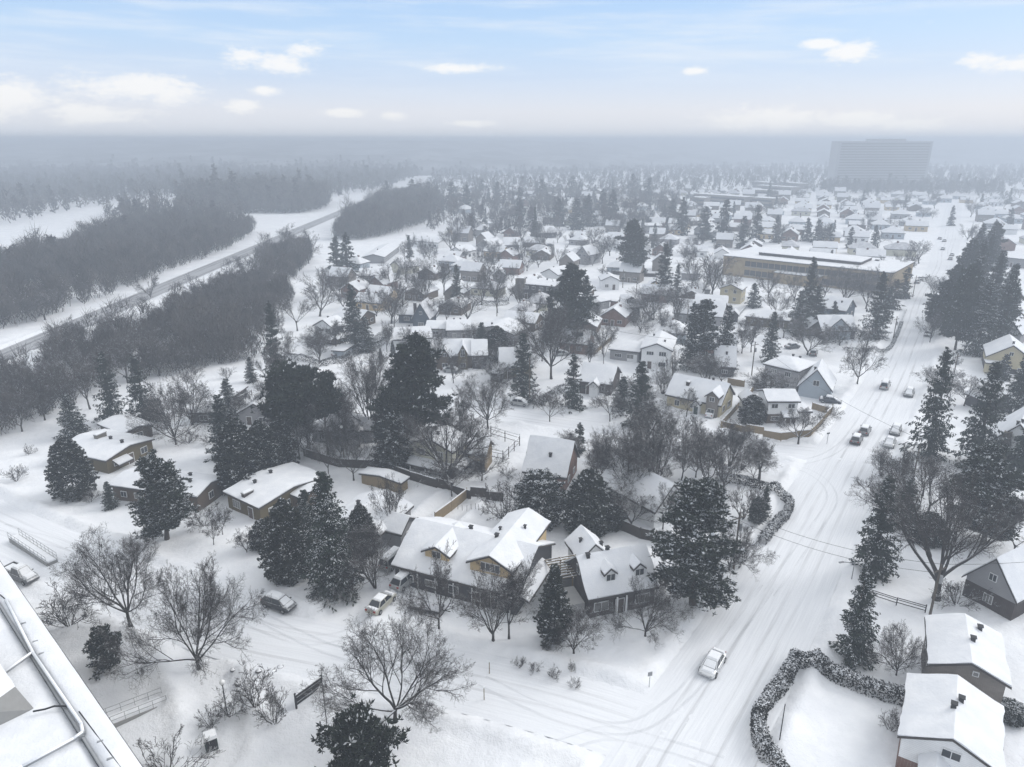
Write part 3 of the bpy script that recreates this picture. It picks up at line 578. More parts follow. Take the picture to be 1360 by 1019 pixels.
# ---------------------------------------------------------------- houses
HOUSES = []    # (short name, x, y, root) landmarks
FOOT = []      # (x, y, radius) footprints kept free of scattered trees
def rise_fn(lu, lv, rise, ax):
    def f(a, b):
        if ax == "u": return rise * (1 - abs(2 * b / lv - 1))
        if ax == "v": return rise * (1 - abs(2 * a / lu - 1))
        if ax == "hip":
            k = min(lu, lv) / 2; return rise * min(a, lu - a, b, lv - b) / k
        if ax == "shed_u": return rise * b / lv
        if ax == "shed_v": return rise * a / lu
        return 0.0
    return f
def breaks(n, ax_mid, ln, cell):
    k = max(2, int(round(ln / cell))); k += k % 2
    return np.linspace(0, ln, k + 1)
class Block:
    """one gabled, hipped or flat volume: origin at the near corner O, edges along unit vectors U and V"""
    def __init__(s, O, U, V, lu, lv, e, rise, ax, z0=0.0):
        s.O, s.U, s.V, s.lu, s.lv, s.e, s.rise, s.ax, s.z0 = np.array(O, float), np.array(U, float), np.array(V, float), lu, lv, e, rise, ax, z0
        s.f = rise_fn(lu, lv, rise, ax)
    def P(s, a, b, z): q = s.O + s.U * a + s.V * b; return (q[0], q[1], z)
    def R(s, a, b): return s.e + s.f(min(max(a, 0), s.lu), min(max(b, 0), s.lv))
    def walls(s, root, mat, name="wall", inset=.4, low=None, low_h=0.0):
        i = min(inset, s.lu * .12, s.lv * .12); mb = MB(); z0 = s.z0 - .5; lu, lv = s.lu, s.lv
        def side(p):
            pts = [s.P(*p[0], z0), s.P(*p[-1], z0)] + [s.P(a, b, s.R(a, b) - .06) for a, b in p[::-1]]
            mb.poly(pts)
        mu, mv = lu / 2, lv / 2
        side([(i, i), (mu, i), (lu - i, i)]); side([(lu - i, i), (lu - i, mv), (lu - i, lv - i)])
        side([(lu - i, lv - i), (mu, lv - i), (i, lv - i)]); side([(i, lv - i), (i, mv), (i, i)])
        s.i = i; w = mb.build(name, M[mat], root)
        if low:   # a different lower storey, set 3 cm proud of the wall
            lb = MB(); j = i - .03; c = [(j, j), (lu - j, j), (lu - j, lv - j), (j, lv - j)]
            lb.hull([s.P(a, b, z0) for a, b in c], [s.P(a, b, low_h) for a, b in c]); lb.build("lower_wall", M[low], root)
        return w
    def roof(s, root, snow="snow_roof", thick=.30, fascia="fascia", name="roof", shingle_gap=0.0):
        lu, lv = s.lu, s.lv; cell = .8 if lu * lv < 400 else 2.0
        A = breaks(0, 0, lu, cell); B = breaks(0, 0, lv, cell)
        # boards and soffit
        mb = MB(); A2 = np.array([0, lu / 2, lu]); B2 = np.array([0, lv / 2, lv])
        if s.ax == "hip":
            k = min(lu, lv) / 2; A2 = np.unique([0, k, lu / 2, lu - k, lu]); B2 = np.unique([0, k, lv / 2, lv - k, lv])
        def grid(mb, A, B, top, bot, rim_m=0, top_m=0, jit=0.0):
            na, nb = len(A), len(B); b0 = len(mb.v)
            for a in A:
                for b in B:
                    ja = jb = 0.0
                    if jit:   # ragged overhang of the snow along the eaves
                        p = s.P(a, b, 0); q = (float(vnoise(np.array([p[0]]), np.array([p[1]]), 1.1, 77)[0]) - .25) * jit
                        ja = -q if a == A[0] else q if a == A[-1] else 0.0; jb = -q if b == B[0] else q if b == B[-1] else 0.0
                    mb.v.append(s.P(a + ja, b + jb, top(a, b)))
            for i in range(na - 1):
                for j in range(nb - 1):
                    q = b0 + i * nb + j; mb.f.append([q, q + nb, q + nb + 1, q + 1]); mb.m.append(top_m)
            rim = [(i, 0) for i in range(na)] + [(na - 1, j) for j in range(1, nb)] + [(i, nb - 1) for i in range(na - 2, -1, -1)] + [(0, j) for j in range(nb - 2, 0, -1)]
            r0 = len(mb.v)
            for i, j in rim: mb.v.append(s.P(A[i], B[j], bot(A[i], B[j])))
            n = len(rim)
            for q in range(n):
                a, b = rim[q], rim[(q + 1) % n]; mb.f.append([b0 + b[0] * nb + b[1], b0 + a[0] * nb + a[1], r0 + q, r0 + (q + 1) % n]); mb.m.append(rim_m)
            return r0, n
        r0, n = grid(mb, A2, B2, s.R, lambda a, b: s.R(a, b) - .22)
        for i in range(len(A2) - 1):
            for j in range(len(B2) - 1):
                mb.poly([s.P(a, b, s.R(a, b) - .2) for a, b in ((A2[i], B2[j]), (A2[i], B2[j + 1]), (A2[i + 1], B2[j + 1]), (A2[i + 1], B2[j]))])
        ro = mb.build(name, M[fascia], root)
        # settled snow, thinner to the edges, softly uneven
        sb = MB(); sd = rnd.randrange(900); o = .06; thick *= .72
        def top(a, b):
            d = min(a, lu - a, b, lv - b); x, y, _ = s.P(a, b, 0)
            edge = 1 - math.exp(-max(d, 0) / .22); n_ = float(vnoise(np.array([x]), np.array([y]), 1.7, sd)[0])
            rz = s.R(a, b)
            if s.ax in ("u", "v", "hip"):   # rounded ridge
                rz = min(rz, s.e + s.rise - .05)
            return rz + .07 + thick * (.45 + .55 * edge) * (.8 + .4 * n_)
        A[0] += o; A[-1] -= o; B[0] += o; B[-1] -= o
        grid(sb, A, B, top, lambda a, b: s.R(a, b) + .012, jit=.26)
        sn = sb.build("snow_cover", M[snow], ro, smooth=True); sn.data.set_sharp_from_angle(angle=R(13))
        return ro
    def on_face(s, face, t, z, out=0.0):
        """point on face 'u' (along U at b=0) or 'v' (along V at a=0), 't' metres along"""
        i = getattr(s, "i", .4)
        if face == "u": a, b = t, i - out
        elif face == "v": a, b = i - out, t
        elif face == "U": a, b = t, s.lv - i + out
        else: a, b = s.lu - i + out, t
        return s.P(a, b, z)
    def window(s, root, face, t, z, w=1.3, h=1.2, glass="glass", bars=1, name="window"):
        T = s.U if face in "uU" else s.V; mb = MB()
        rz = math.atan2(T[1], T[0]); c = s.on_face(face, t, z, .045); mb.box(c, (w, .13, h), rz)
        f = mb.build(name, M["trim"], root); gp = MB(); k = bars + 1; pw = (w - .12 - .07 * bars) / k
        for q in range(k):
            tt = t - w / 2 + .06 + pw / 2 + q * (pw + .07); gp.box(s.on_face(face, tt, z, .06), (pw, .125, h - .16), rz)
        gp.build("pane", M[glass], f); return f
    def door(s, root, face, t, z=1.0, w=1.0, mat="door", name="door"):
        T = s.U if face in "uU" else s.V; rz = math.atan2(T[1], T[0]); mb = MB(); mb.box(s.on_face(face, t, z + .03, .03), (w + .22, .12, 2.2), rz, 0); mb.box(s.on_face(face, t, z, .05), (w, .14, 2.05), rz, 1)
        d = mb.build(name, [M["trim"], M[mat]], root); h = MB(); h.box(s.on_face(face, t + w * .36, z, .14), (.08, .08, .18), rz); h.build("handle", M["metal"], d)
    def garage(s, root, face, t, w=2.6, z=1.1):
        T = s.U if face in "uU" else s.V; rz = math.atan2(T[1], T[0]); mb = MB(); mb.box(s.on_face(face, t, z, .03), (w, .12, 2.2), rz)
        for k in range(4): mb.box(s.on_face(face, t, .25 + k * .55, .05), (w - .2, .12, .42), rz)
        mb.build("garage_door", M["trim"], root)
    def auto_windows(s, root, face, storeys, seed, door=False, glass="glass", sills=(1.5, 4.2)):
        r = random.Random(seed); ln = s.lu if face in "uU" else s.lv; n = max(1, int((ln - 1.6) / 2.9)); dk = r.randrange(n) if door and n > 1 else -1
        for k in range(n):
            t = 1.0 + (ln - 2.0) * (k + .5) / n
            for q in range(storeys):
                if q == 0 and k == dk: s.door(root, face, t); continue
                s.window(root, face, t, sills[q] if storeys > 1 else min(1.55, s.e - 1.15), r.choice((1.1, 1.4, 1.8)), r.choice((1.0, 1.2, 1.3)), r.choice((glass, glass, "glass_pale")), r.choice((1, 1, 2)))
        gable = (s.ax == "v" and face == "u") or (s.ax == "u" and face == "v")
        if gable and s.rise > 2.2:
            t = ln / 2; s.window(root, face, t, s.e + s.rise * .38, .9, 1.0, glass, 1)
    def chimney(s, ro, a, b, w=.9, d=.6, h=1.1, mat="brick"):
        z = s.R(a, b); mb = MB(); rz = math.atan2(s.U[1], s.U[0]); mb.box(s.P(a, b, z + h / 2 - .5), (w, d, h + 1.0), rz, 0); mb.box(s.P(a, b, z + h + .05), (w + .14, d + .14, .12), rz, 1)
        mb.box(s.P(a, b, z + h + .17), (w, d, .13), rz, 2, .08); mb.build("chimney", [M[mat], M["concrete"], M["snow_prop"]], ro)
    def vent(s, ro, a, b, k=.45):
        z = s.R(a, b); rz = math.atan2(s.U[1], s.U[0]); mb = MB(); mb.box(s.P(a, b, z + .38), (k, k, .62), rz, 0, .04); mb.box(s.P(a, b, z + .72), (k + .12, k + .12, .07), rz, 0); mb.build("vent", M["vent"], ro)
    def dormer(s, root, ro, face, t, w, setback, h, rise, mat, seed=0, win=(1.2, 1.0), snow="snow_roof"):
        """gabled dormer on the slope above `face`"""
        ln = s.lv if face == "u" else s.lu; sl = s.rise / (ln / 2); zb = s.e + sl * setback; zt = zb + h
        run = min((zt + rise - s.e) / sl - setback, ln * .62)
        if face == "u": O = s.P(t - w / 2, setback, 0)[:2]; bl = Block(O, s.U, s.V, w, run, zt, rise, "v", zb)
        else: O = s.P(setback, t - w / 2, 0)[:2]; bl = Block(O, s.U, s.V, run, w, zt, rise, "u", zb)
        wl = bl.walls(root, mat, "dormer", .16); r2 = bl.roof(wl, snow, .24, "fascia", "dormer_roof")
        bl.window(wl, face, w / 2, zt - win[1] * .45, win[0], win[1], "glass", 1); return bl
    def porch(s, root, face, t0, t1, z, out, posts=0, mat="fascia", wall=None, snow="snow_roof", drop=.7):
        """lean-to roof along a face"""
        i = s.i
        if face == "u": O = s.P(t0, i - out, 0)[:2]; bl = Block(O, s.U, s.V, t1 - t0, out, z - drop, drop, "shed_u")
        else: O = s.P(i - out, t0, 0)[:2]; bl = Block(O, s.U, s.V, out, t1 - t0, z - drop, drop, "shed_v")
        ro = bl.roof(root, snow, .26, mat, "porch_roof")
        for k in range(posts):
            q = (k + .5) / posts; a, b = (q * bl.lu, .25) if face == "u" else (.25, q * bl.lv); mb = MB(); mb.box(bl.P(a, b, (bl.e - .4) / 2), (.16, .16, bl.e + .1)); mb.build("post", M["trim"], root)
        return bl
def frame(Lp, F, Rp, e, depth=None, width=None, z=0.0, along_v=False):
    f = np.array(site(*F, e)); v = u = None
    if Rp is not None: u = np.array(site(*Rp, e)) - f
    if Lp is not None: v = np.array(site(*Lp, e)) - f
    if u is None: p = v / np.linalg.norm(v); u = np.array([p[1], -p[0]]); u = u * (width if u[0] > 0 else -width)
    if v is None: p = u / np.linalg.norm(u); v = np.array([-p[1], p[0]]) * depth
    U = u / np.linalg.norm(u); lu = np.linalg.norm(u); W = np.array([-U[1], U[0]])
    if along_v: W = v / np.linalg.norm(v); U = np.array([W[1], -W[0]])
    lv = float(v @ W) if Lp is not None else depth
    if width: lu = width
    if depth: lv = depth
    return f, U, W, float(lu), float(abs(lv))
def house(short, label, F, Lp=None, Rp=None, e=2.9, rise=1.6, ax="u", wall="brown", depth=None, width=None, storeys=None, snow="snow_roof", chim=None, vents=((.35, .55),), low=None, low_h=0, win="uv", cat="house", name="house", door=True, glass="glass", group=None, seed=None, fascia="fascia", thick=.3, along_v=False):
    f, U, W, lu, lv = frame(Lp, F, Rp, e, depth, width, 0.0, along_v)
    c = f + U * lu / 2 + W * lv / 2
    root = empty(name, (0, 0, 0)); tag(root, label, cat, group); root["_c"] = 0; del root["_c"]
    b = Block(f, U, W, lu, lv, e, rise, ax); w = b.walls(root, wall, low=low, low_h=low_h); ro = b.roof(root, snow, thick, fascia)
    st = storeys or (2 if e > 4.3 else 1); sd = seed if seed is not None else len(HOUSES)
    for k, fc in enumerate(win): b.auto_windows(root, fc, st, sd * 7 + k, door and k == 0, glass)
    if chim: b.chimney(ro, chim[0] * lu, chim[1] * lv, *chim[2:])
    for a, q in vents: b.vent(ro, a * lu, q * lv)
    b.root = root; b.ro = ro; b.c = c
    HOUSES.append((short, c[0], c[1], root)); FOOT.append((c[0], c[1], max(lu, lv) * .55)); b.dims = (lu, lv)
    return b
def wing(b, name_tag, F, Lp=None, Rp=None, e=2.6, rise=1.2, ax="u", wall="brown", depth=None, width=None, win="u", snow="snow_roof", storeys=1, garage=False):
    f, U, W, lu, lv = frame(Lp, F, Rp, e, depth, width); q = Block(f, U, W, lu, lv, e, rise, ax)
    q.walls(b.root, wall, "wing_wall"); q.ro = q.roof(b.root, snow, .3, "fascia", "wing_roof"); q.root = b.root
    for k, fc in enumerate(win): q.auto_windows(b.root, fc, storeys, 31 + k + int(f[0]), False)
    FOOT.append((f[0] + U[0] * lu / 2 + W[0] * lv / 2, f[1] + U[1] * lu / 2 + W[1] * lv / 2, max(lu, lv) * .55)); return q
def subwing(b, a0, b0, la, lb, e, rise, ax, wall, win="", storeys=1, snow="snow_roof", name="wing_wall", z0=0.0):
    """a further volume placed in the house's own axes (metres from its near corner)"""
    o = b.O + b.U * a0 + b.V * b0; q = Block(o, b.U, b.V, la, lb, e, rise, ax, z0); q.walls(b.root, wall, name); q.ro = q.roof(b.root, snow, .3, "fascia", "wing_roof"); q.root = b.root
    for k, fc in enumerate(win): q.auto_windows(b.root, fc, storeys, 77 + k, False)
    return q
# ---------------------------------------------------------------- the houses one can tell apart
H = house
# the first street, from the turning circle to the main road
b = H("brown chimney bungalow", "low brown bungalow with a broad roof chimney, beside the rounded cedar", (140.2, 613.2), (77, 596), (191.7, 589.6), 2.8, .9, "v", "olive", chim=(.55, .62, 2.0, .8, .9, "stone"), vents=((.55, .42), (.5, .15)), cat="bungalow", win="u", width=10.5)
wing(b, "", (161.5, 577.9), (130, 563), (205, 564), 2.6, .6, "v", "brown", win="u")
b.porch(b.root, "u", 1.6, 4.6, 2.2, 1.4)
b = H("glass gabled bungalow", "low brown bungalow with a glazed front gable and wide stone chimney", (262, 661), (176, 626), (300, 634), 2.9, .8, "v", "brown", chim=(.5, .5, 1.9, .9, 1.0, "greybrick"), vents=((.4, .2), (.7, .3), (.8, .75)), cat="bungalow", win="vu")
b = H("olive walled bungalow", "olive and brown bungalow with tall front windows and a flat chimney at the eave", (343.6, 676), (289, 657), (436, 633), 2.9, .9, "v", "olive", chim=(.10, .5, 1.7, .7, .7, "darkbrick"), vents=((.3, .7), (.55, .75)), cat="bungalow", win="vu")
b.subA = subwing(b, b.lu * .45, -2.0, 6.0, 4.0, 2.6, .5, "v", "brown")
b = H("grey roofed house", "grey roofed house half hidden behind the snow draped spruce", (505, 712), (459, 672), (550, 672), 2.8, 1.8, "u", "grey", vents=((.5, .7),), win="uv"); subwing(b, 1.5, -2.5, 5, 6, 2.6, 1.6, "v", "grey", "u")
# tan dormered house
b = H("tan dormered house", "long tan house with two front gables, porch posts and rows of garden stakes behind", (688, 795), (545, 725.6), (738, 722), 3.0, 3.3, "v", "charcoal", vents=((.55, .55), (.62, .2)), win="v", seed=3)  # charcoal wall colour paints in the porch shade under the front eave
b.porch(b.root, "u", .4, 9.0, 3.2, 1.7)
lu, lv = b.dims
q = subwing(b, 1.3, 1.2, lu * .98, 6.4, 5.35, 1.6, "u", "tan", "", 2, name="front_gable")
q.window(b.root, "v", 3.2, 5.15, 2.6, 1.2, "glass", 3); q.vent(q.ro, 5, 4.4); q.vent(q.ro, 8.5, 1.9, .3); q.vent(q.ro, 7, 4.8, .3)
q = subwing(b, 1.6, 10.0, 6.6, 4.2, 5.1, 1.1, "u", "tan", "", 1, name="dormer"); q.window(b.root, "v", 2.1, 4.9, 1.2, 1.0, "glass", 1)
q.vent(b.ro, lu * .45, lv * .45, .4)
for k in range(7):
    mb = MB(); mb.box(b.P(.35, 1.2 + k * (lv - 2.4) / 6, 1.4), (.18, .18, 3.2)); mb.build("porch_post", M["trim"], b.root)
# dark brick house with white dormers
b = H("dark brick dormered house", "dark brick cottage with two white dormers facing the lower street", (781.5, 798.4), None, (876, 780), 2.9, 3.5, "u", "darkbrick", depth=8.4, win="", door=False, vents=((.45, .52), (.15, .46)))
lu, lv = b.dims
b.window(b.root, "u", lu * .2, 1.5, 1.9, 1.3, "glass_pale", 1); b.window(b.root, "u", lu * .78, 1.5, 2.0, 1.3, "glass_pale", 2); b.door(b.root, "u", lu * .46)
b.window(b.root, "v", lv * .5, 4.6, 1.0, 1.1); b.dormer(b.root, b.ro, "u", lu * .36, 1.8, 1.2, 1.25, .8, "white"); b.dormer(b.root, b.ro, "u", lu * .77, 1.8, 1.2, 1.25, .8, "white")
for t in (.40, .53): mb = MB(); mb.box(b.on_face("u", lu * t, 1.2, .5), (.2, .2, 2.9)); mb.build("porch_post", M["trim"], b.root)
q = subwing(b, 2.0, lv - .5, 4.6, 5.2, 3.0, 2.2, "v", "white"); q.vent(q.ro, 1.2, 2.5, .35); q.vent(q.ro, 3.6, 1.2, .4)
mb = MB(); mb.hull([b.P(-4.2, .6, -.4), b.P(-.2, .6, -.4), b.P(-.2, 4.2, -.4), b.P(-4.2, 4.2, -.4)], [b.P(-4.2, .6, 2.3), b.P(-.2, .6, 2.3), b.P(-.2, 4.2, 2.3), b.P(-4.2, 4.2, 2.3)]); mb.build("side_terrace", M["concrete"], b.root)
# cream house with a skirt roof, behind the twisted tree
b = H("cream skirt roofed house", "cream two storey house with a snowy skirt roof round its lower floor", (601.5, 602.1), (539.7, 587.4), (627, 584), 5.3, 1.7, "u", "cream", vents=((.35, .45), (.6, .6)), win="uv", storeys=2, low="darkbrick", low_h=2.2, glass="glass")
lu, lv = b.dims; b.porch(b.root, "v", .2, lv - .2, 2.9, 2.0, 3); b.porch(b.root, "u", .2, lu - .2, 2.9, 1.6, 2)
b = H("timber gabled carport", "timber gabled carport beside the cream skirt roofed house", (646, 606), None, (657, 590), 3.6, 1.9, "v", "wood", depth=3.8, win="", vents=(), cat="carport", name="carport", door=False)
mb = MB(); mb.box(b.on_face("v", b.dims[1] / 2, 1.1, .06), (2.9, .12, 2.3), math.atan2(b.V[1], b.V[0])); mb.build("dark_opening_panel", M["black"], b.root)  # solid black panel painted in for the shaded inside of the carport
b = H("steep white roofed house", "house with one plain steep snowy roof and a dark red end gable", (752, 636), None, None, 2.8, 4.6, "u", "brick", depth=9.2, width=1, win="v", vents=()) if False else H("steep white roofed house", "house with one plain steep snowy roof and a dark red end gable", (693, 627), None, (753, 636), 2.9, 4.7, "u", "brick", depth=9.0, win="uV", vents=((.55, .25),))
b = H("split pitched house", "white house with a ridged two tone roof, left of the big snow tipped pine", (870, 682), None, (916, 663), 3.2, 3.6, "v", "white", depth=12.5, win="u", vents=((.5, .4),), seed=5)
b = H("wide hipped grey roof", "grey hip roofed house with thin snow, behind the dark fence", (478, 577), (424, 560), (500, 556), 2.9, 2.6, "hip", "grey", snow="snow_thin", vents=(), thick=.12, win="v"); subwing(b, 2.0, -1.8, 3.6, 6.0, 2.8, 1.9, "v", "grey", "", 1, "snow_thin")
b = H("rounded white roof", "house with a smooth snowy roof among bare trees, left of the hip roofed house", (362, 551), (324, 541), (385, 530), 2.8, 2.2, "u", "grey", win="v", vents=())
b = H("dark terrace house", "long low dark house with open timber terraces at the wood edge", (289, 549), (258, 541), (330, 513), 2.6, .5, "v", "charcoal", win="v", vents=(), cat="house")
b = H("white gable house", "white two storey house with a dark lower floor inside the square hedged yard", (443.3, 437.5), None, (464, 431), 5.0, 2.2, "u", "white", depth=8.2, low="brown", low_h=2.3, win="uv", storeys=2, vents=((.5, .6),))
b.porch(b.root, "v", .2, b.dims[1] - .2, 2.7, 1.6); b.porch(b.root, "u", .2, b.dims[0] - .2, 2.7, 1.3)
H("open carport", "small open carport with a flat snowy top in the hedged yard", (457, 467), (444, 463), (471, 458), 2.1, .1, "flat", "bluegrey", win="", vents=(), cat="carport", name="carport", door=False)
b = H("slate blue steep gable", "dark slate blue house with one very steep gable and thin chimney", (546, 424), None, (571, 425), 3.2, 5.0, "v", "darkblue", depth=9, snow="snow_thin", thick=.15, win="u", vents=(), chim=(.12, .25, .8, .8, 3.4, "darkbrick"))
wing(b, "", (527, 418), None, (552, 419), 2.8, 1.6, "u", "darkblue", 7)
b = H("pale roofed bungalow", "white bungalow with a long unbroken snowy roof above a cluster of columnar cedars", (522, 452), None, (575, 449), 2.9, 2.2, "u", "white", depth=9.5, win="u", vents=((.45, .55),))
b.subA = subwing(b, 3.4, -2.2, 3.4, 4.0, 2.7, 1.2, "v", "white")
b = H("stepped roof bungalow", "low house with two stepped snowy roofs beyond the double gabled brown house", (592, 439.5), None, (627, 439), 3.1, 1.9, "u", "grey", depth=10, win="u", vents=((.3, .6), (.55, .62))); wing(b, "", (564, 437), None, (592, 437.5), 2.7, 1.5, "u", "grey", 8)
b = H("double gabled brown house", "brown house with two pointed front gables and a side wing", (577, 474), None, (629, 473), 3.6, 3.2, "u", "brown", depth=9, win="uV", vents=((.8, .6),))
lu, lv = b.dims; q = subwing(b, 1.0, -1.2, 3.2, 5, 3.3, 2.6, "v", "brown", "u"); q = subwing(b, 5.6, -1.2, 3.0, 6, 4.0, 2.8, "v", "olive", "u", 2); q = subwing(b, lu - .6, -.8, 4.2, lv, 3.8, 3.0, "u", "charcoal", "")
b = H("leaning roof house", "house with a broad sloping roof and a dark step in it, behind the twin spruces", (684, 445.5), (648, 428), (704, 434), 3.0, 2.0, "u", "grey", win="uv", vents=((.2, .6),))
b = H("olive ended house", "house with an olive end gable hidden behind a tall frosted spruce", (663, 489), None, (708, 488), 3.0, 3.8, "u", "olive", depth=8.5, win="u", vents=()); wing(b, "", (649, 496), None, (668, 497), 2.4, .8, "u", "darkbrick", 5)
b = H("brick bungalow", "red brick bungalow with one wide snowy roof by a utility pole", (741, 455), None, (781, 458.5), 2.9, 2.6, "u", "brick", depth=10.5, win="u", vents=((.65, .52),))
b = H("porch gabled house", "dark brick house with a small snowy entry gable facing the cross street", (767, 506.5), None, (813, 512), 2.9, 3.0, "u", "darkbrick", depth=10, win="u", vents=())
subwing(b, 2.8, -1.6, 2.6, 4.0, 2.6, 1.2, "v", "trim")
b = H("big pale gabled house", "big pale grey two storey house with a broad front gable", (850, 463.5), None, (894, 467), 5.2, 1.7, "v", "white", depth=13, win="u", vents=((.3, .7), (.7, .3)), storeys=2)
q = wing(b, "", (808, 464), None, (850, 468.5), 3.0, 1.4, "u", "grey", 10); q.garage(b.root, "u", q.lu * .75)
b = H("beige front gabled house", "beige house with a long roof and a tall two storey front gable on its end", (883, 524.5), None, (958, 540), 2.9, 3.6, "u", "yellow", depth=9, win="uV", vents=((.7, .52),), chim=(.32, .3, .7, .7, .8, "darkbrick"))
lu, lv = b.dims; q = subwing(b, lu * .72, -.8, lu * .25, 5.5, 4.7, 1.3, "v", "greybrick", "u", 2); q = subwing(b, lu * .52, -.9, 1.8, 2.4, 2.5, .9, "v", "white"); q.door(b.root, "u", .9, 1.0, .9, "green")
b = H("small slope roofed house", "small house with one steep snowy slope, right of the three tall spruces", (948, 487), None, (978, 489), 2.8, 4.2, "u", "charcoal", depth=8, win="u", vents=((.55, .3),))
b = H("long grey house", "long grey two storey house with many windows facing the white fenced house", (1061.5, 494.5), (1026, 478), (1086, 483), 5.4, 1.6, "hip", "grey", win="v", storeys=2, vents=((.6, .5), (.8, .4)))
b = H("pale blue garage", "tall pale blue gabled garage with a steep roof, in front of the long grey house", (1058, 514), None, (1106, 521), 2.5, 4.6, "v", "bluegrey", depth=9.5, win="", vents=((.42, .2),), cat="garage", name="garage", door=False)
b.window(b.root, "u", b.dims[0] * .52, 3.9, 1.3, 1.3, "glass", 1)
b = H("white corner house", "white house with small upper windows inside the wooden fence on the corner", (1019.5, 534), None, (1064, 534), 5.0, 1.4, "u", "white", depth=7, low="brown", low_h=2.2, win="", vents=((.12, .8), (.72, .8)), storeys=2)
lu, lv = b.dims; b.window(b.root, "u", lu * .25, 4.0, 1.3, 1.0); b.window(b.root, "u", lu * .75, 4.0, 1.4, 1.0); b.window(b.root, "u", lu * .3, 1.3, 1.6, 1.0, "glass"); b.porch(b.root, "u", lu * .45, lu - .4, 2.8, 1.8, 3)
q = subwing(b, -3.6, 1.6, 3.4, lv - 1.0, 3.6, 1.7, "v", "white", "u"); q = subwing(b, lu, .6, 3.0, lv - 1.5, 2.6, .6, "flat", "white")
# beyond the cross street
b = H("small yellow house", "pale yellow gabled house just below the long school", (955, 383), None, (986, 386), 5.0, 1.8, "v", "yellow", depth=8, win="uV", storeys=2, vents=((.6, .45),))
b = H("flat olive bungalow", "low olive bungalow with wide pale windows and a hipped snowy roof", (988.7, 420), None, (1050, 427), 3.0, 1.6, "hip", "olive", depth=10, win="u", vents=((.9, .5),), glass="glass_pale"); b.chimney(b.ro, b.dims[0] * .93, 3, .8, .8, 1.2, "stone")
wing(b, "", (1049, 430), None, (1072, 437), 2.5, .9, "u", "olive", 7)
b = H("dark gabled house", "dark slate house with a broad snowy slope and one round window end", (1124, 414), (1097, 404), (1155, 400), 3.2, 3.2, "v", "darkblue", width=9.5, win="u", vents=((.3, .3),))
b = H("blue fronted cottage", "red brick cottage with a pale blue front gable near the main road", (1091, 440), None, (1139, 440), 2.8, 3.6, "u", "darkbrick", depth=9, win="u", vents=())
q = subwing(b, b.dims[0] * .12, -.3, b.dims[0] * .74, 5, 3.0, 3.6, "v", "bluegrey", ""); q.window(b.root, "u", q.lu / 2, 4.0, .9, 1.1); subwing(b, -2.0, 4, 5, 6, 2.8, 2.0, "v", "darkbrick")
b = H("black dormer cottage", "small cottage with one black dormer above a wide white yard", (824, 408.5), None, (852, 409), 2.9, 3.4, "u", "charcoal", depth=8, win="u", vents=())
b.dormer(b.root, b.ro, "u", b.dims[0] * .52, 3.2, .9, 1.6, 1.1, "charcoal", win=(1.8, 1.2))
b = H("long snowy roof", "house with a very long plain roof behind the three tall spruces", (893, 415.5), None, (960, 422), 2.9, 3.6, "u", "grey", depth=11, win="uV", vents=((.75, .55),))
b = H("white addition house", "white house with a lower flat snowy addition and board fence", (779, 396), None, (795, 393), 4.6, .5, "flat", "white", depth=8, win="u", vents=()); wing(b, "", (784, 404), None, (812, 399), 2.7, .1, "flat", "grey", 8)
b = H("modern brown house", "modern brown house with wide flat roofs and a tall stone chimney", (690, 377), None, (737, 381), 5.4, .7, "u", "charcoal", depth=13, win="u", storeys=2, vents=((.3, .6), (.6, .5)), glass="glass")
b.chimney(b.ro, .8, .4, 2.4, 1.6, 2.0, "stone"); mb = MB(); mb.hull([b.P(-1.2, -1.0, -.4), b.P(1.6, -1.0, -.4), b.P(1.6, .5, -.4), b.P(-1.2, .5, -.4)], [b.P(-1.2, -1.0, 7.4), b.P(1.6, -1.0, 7.4), b.P(1.6, .5, 7.4), b.P(-1.2, .5, 7.4)]); mb.build("chimney_breast", M["stone"], b.root)
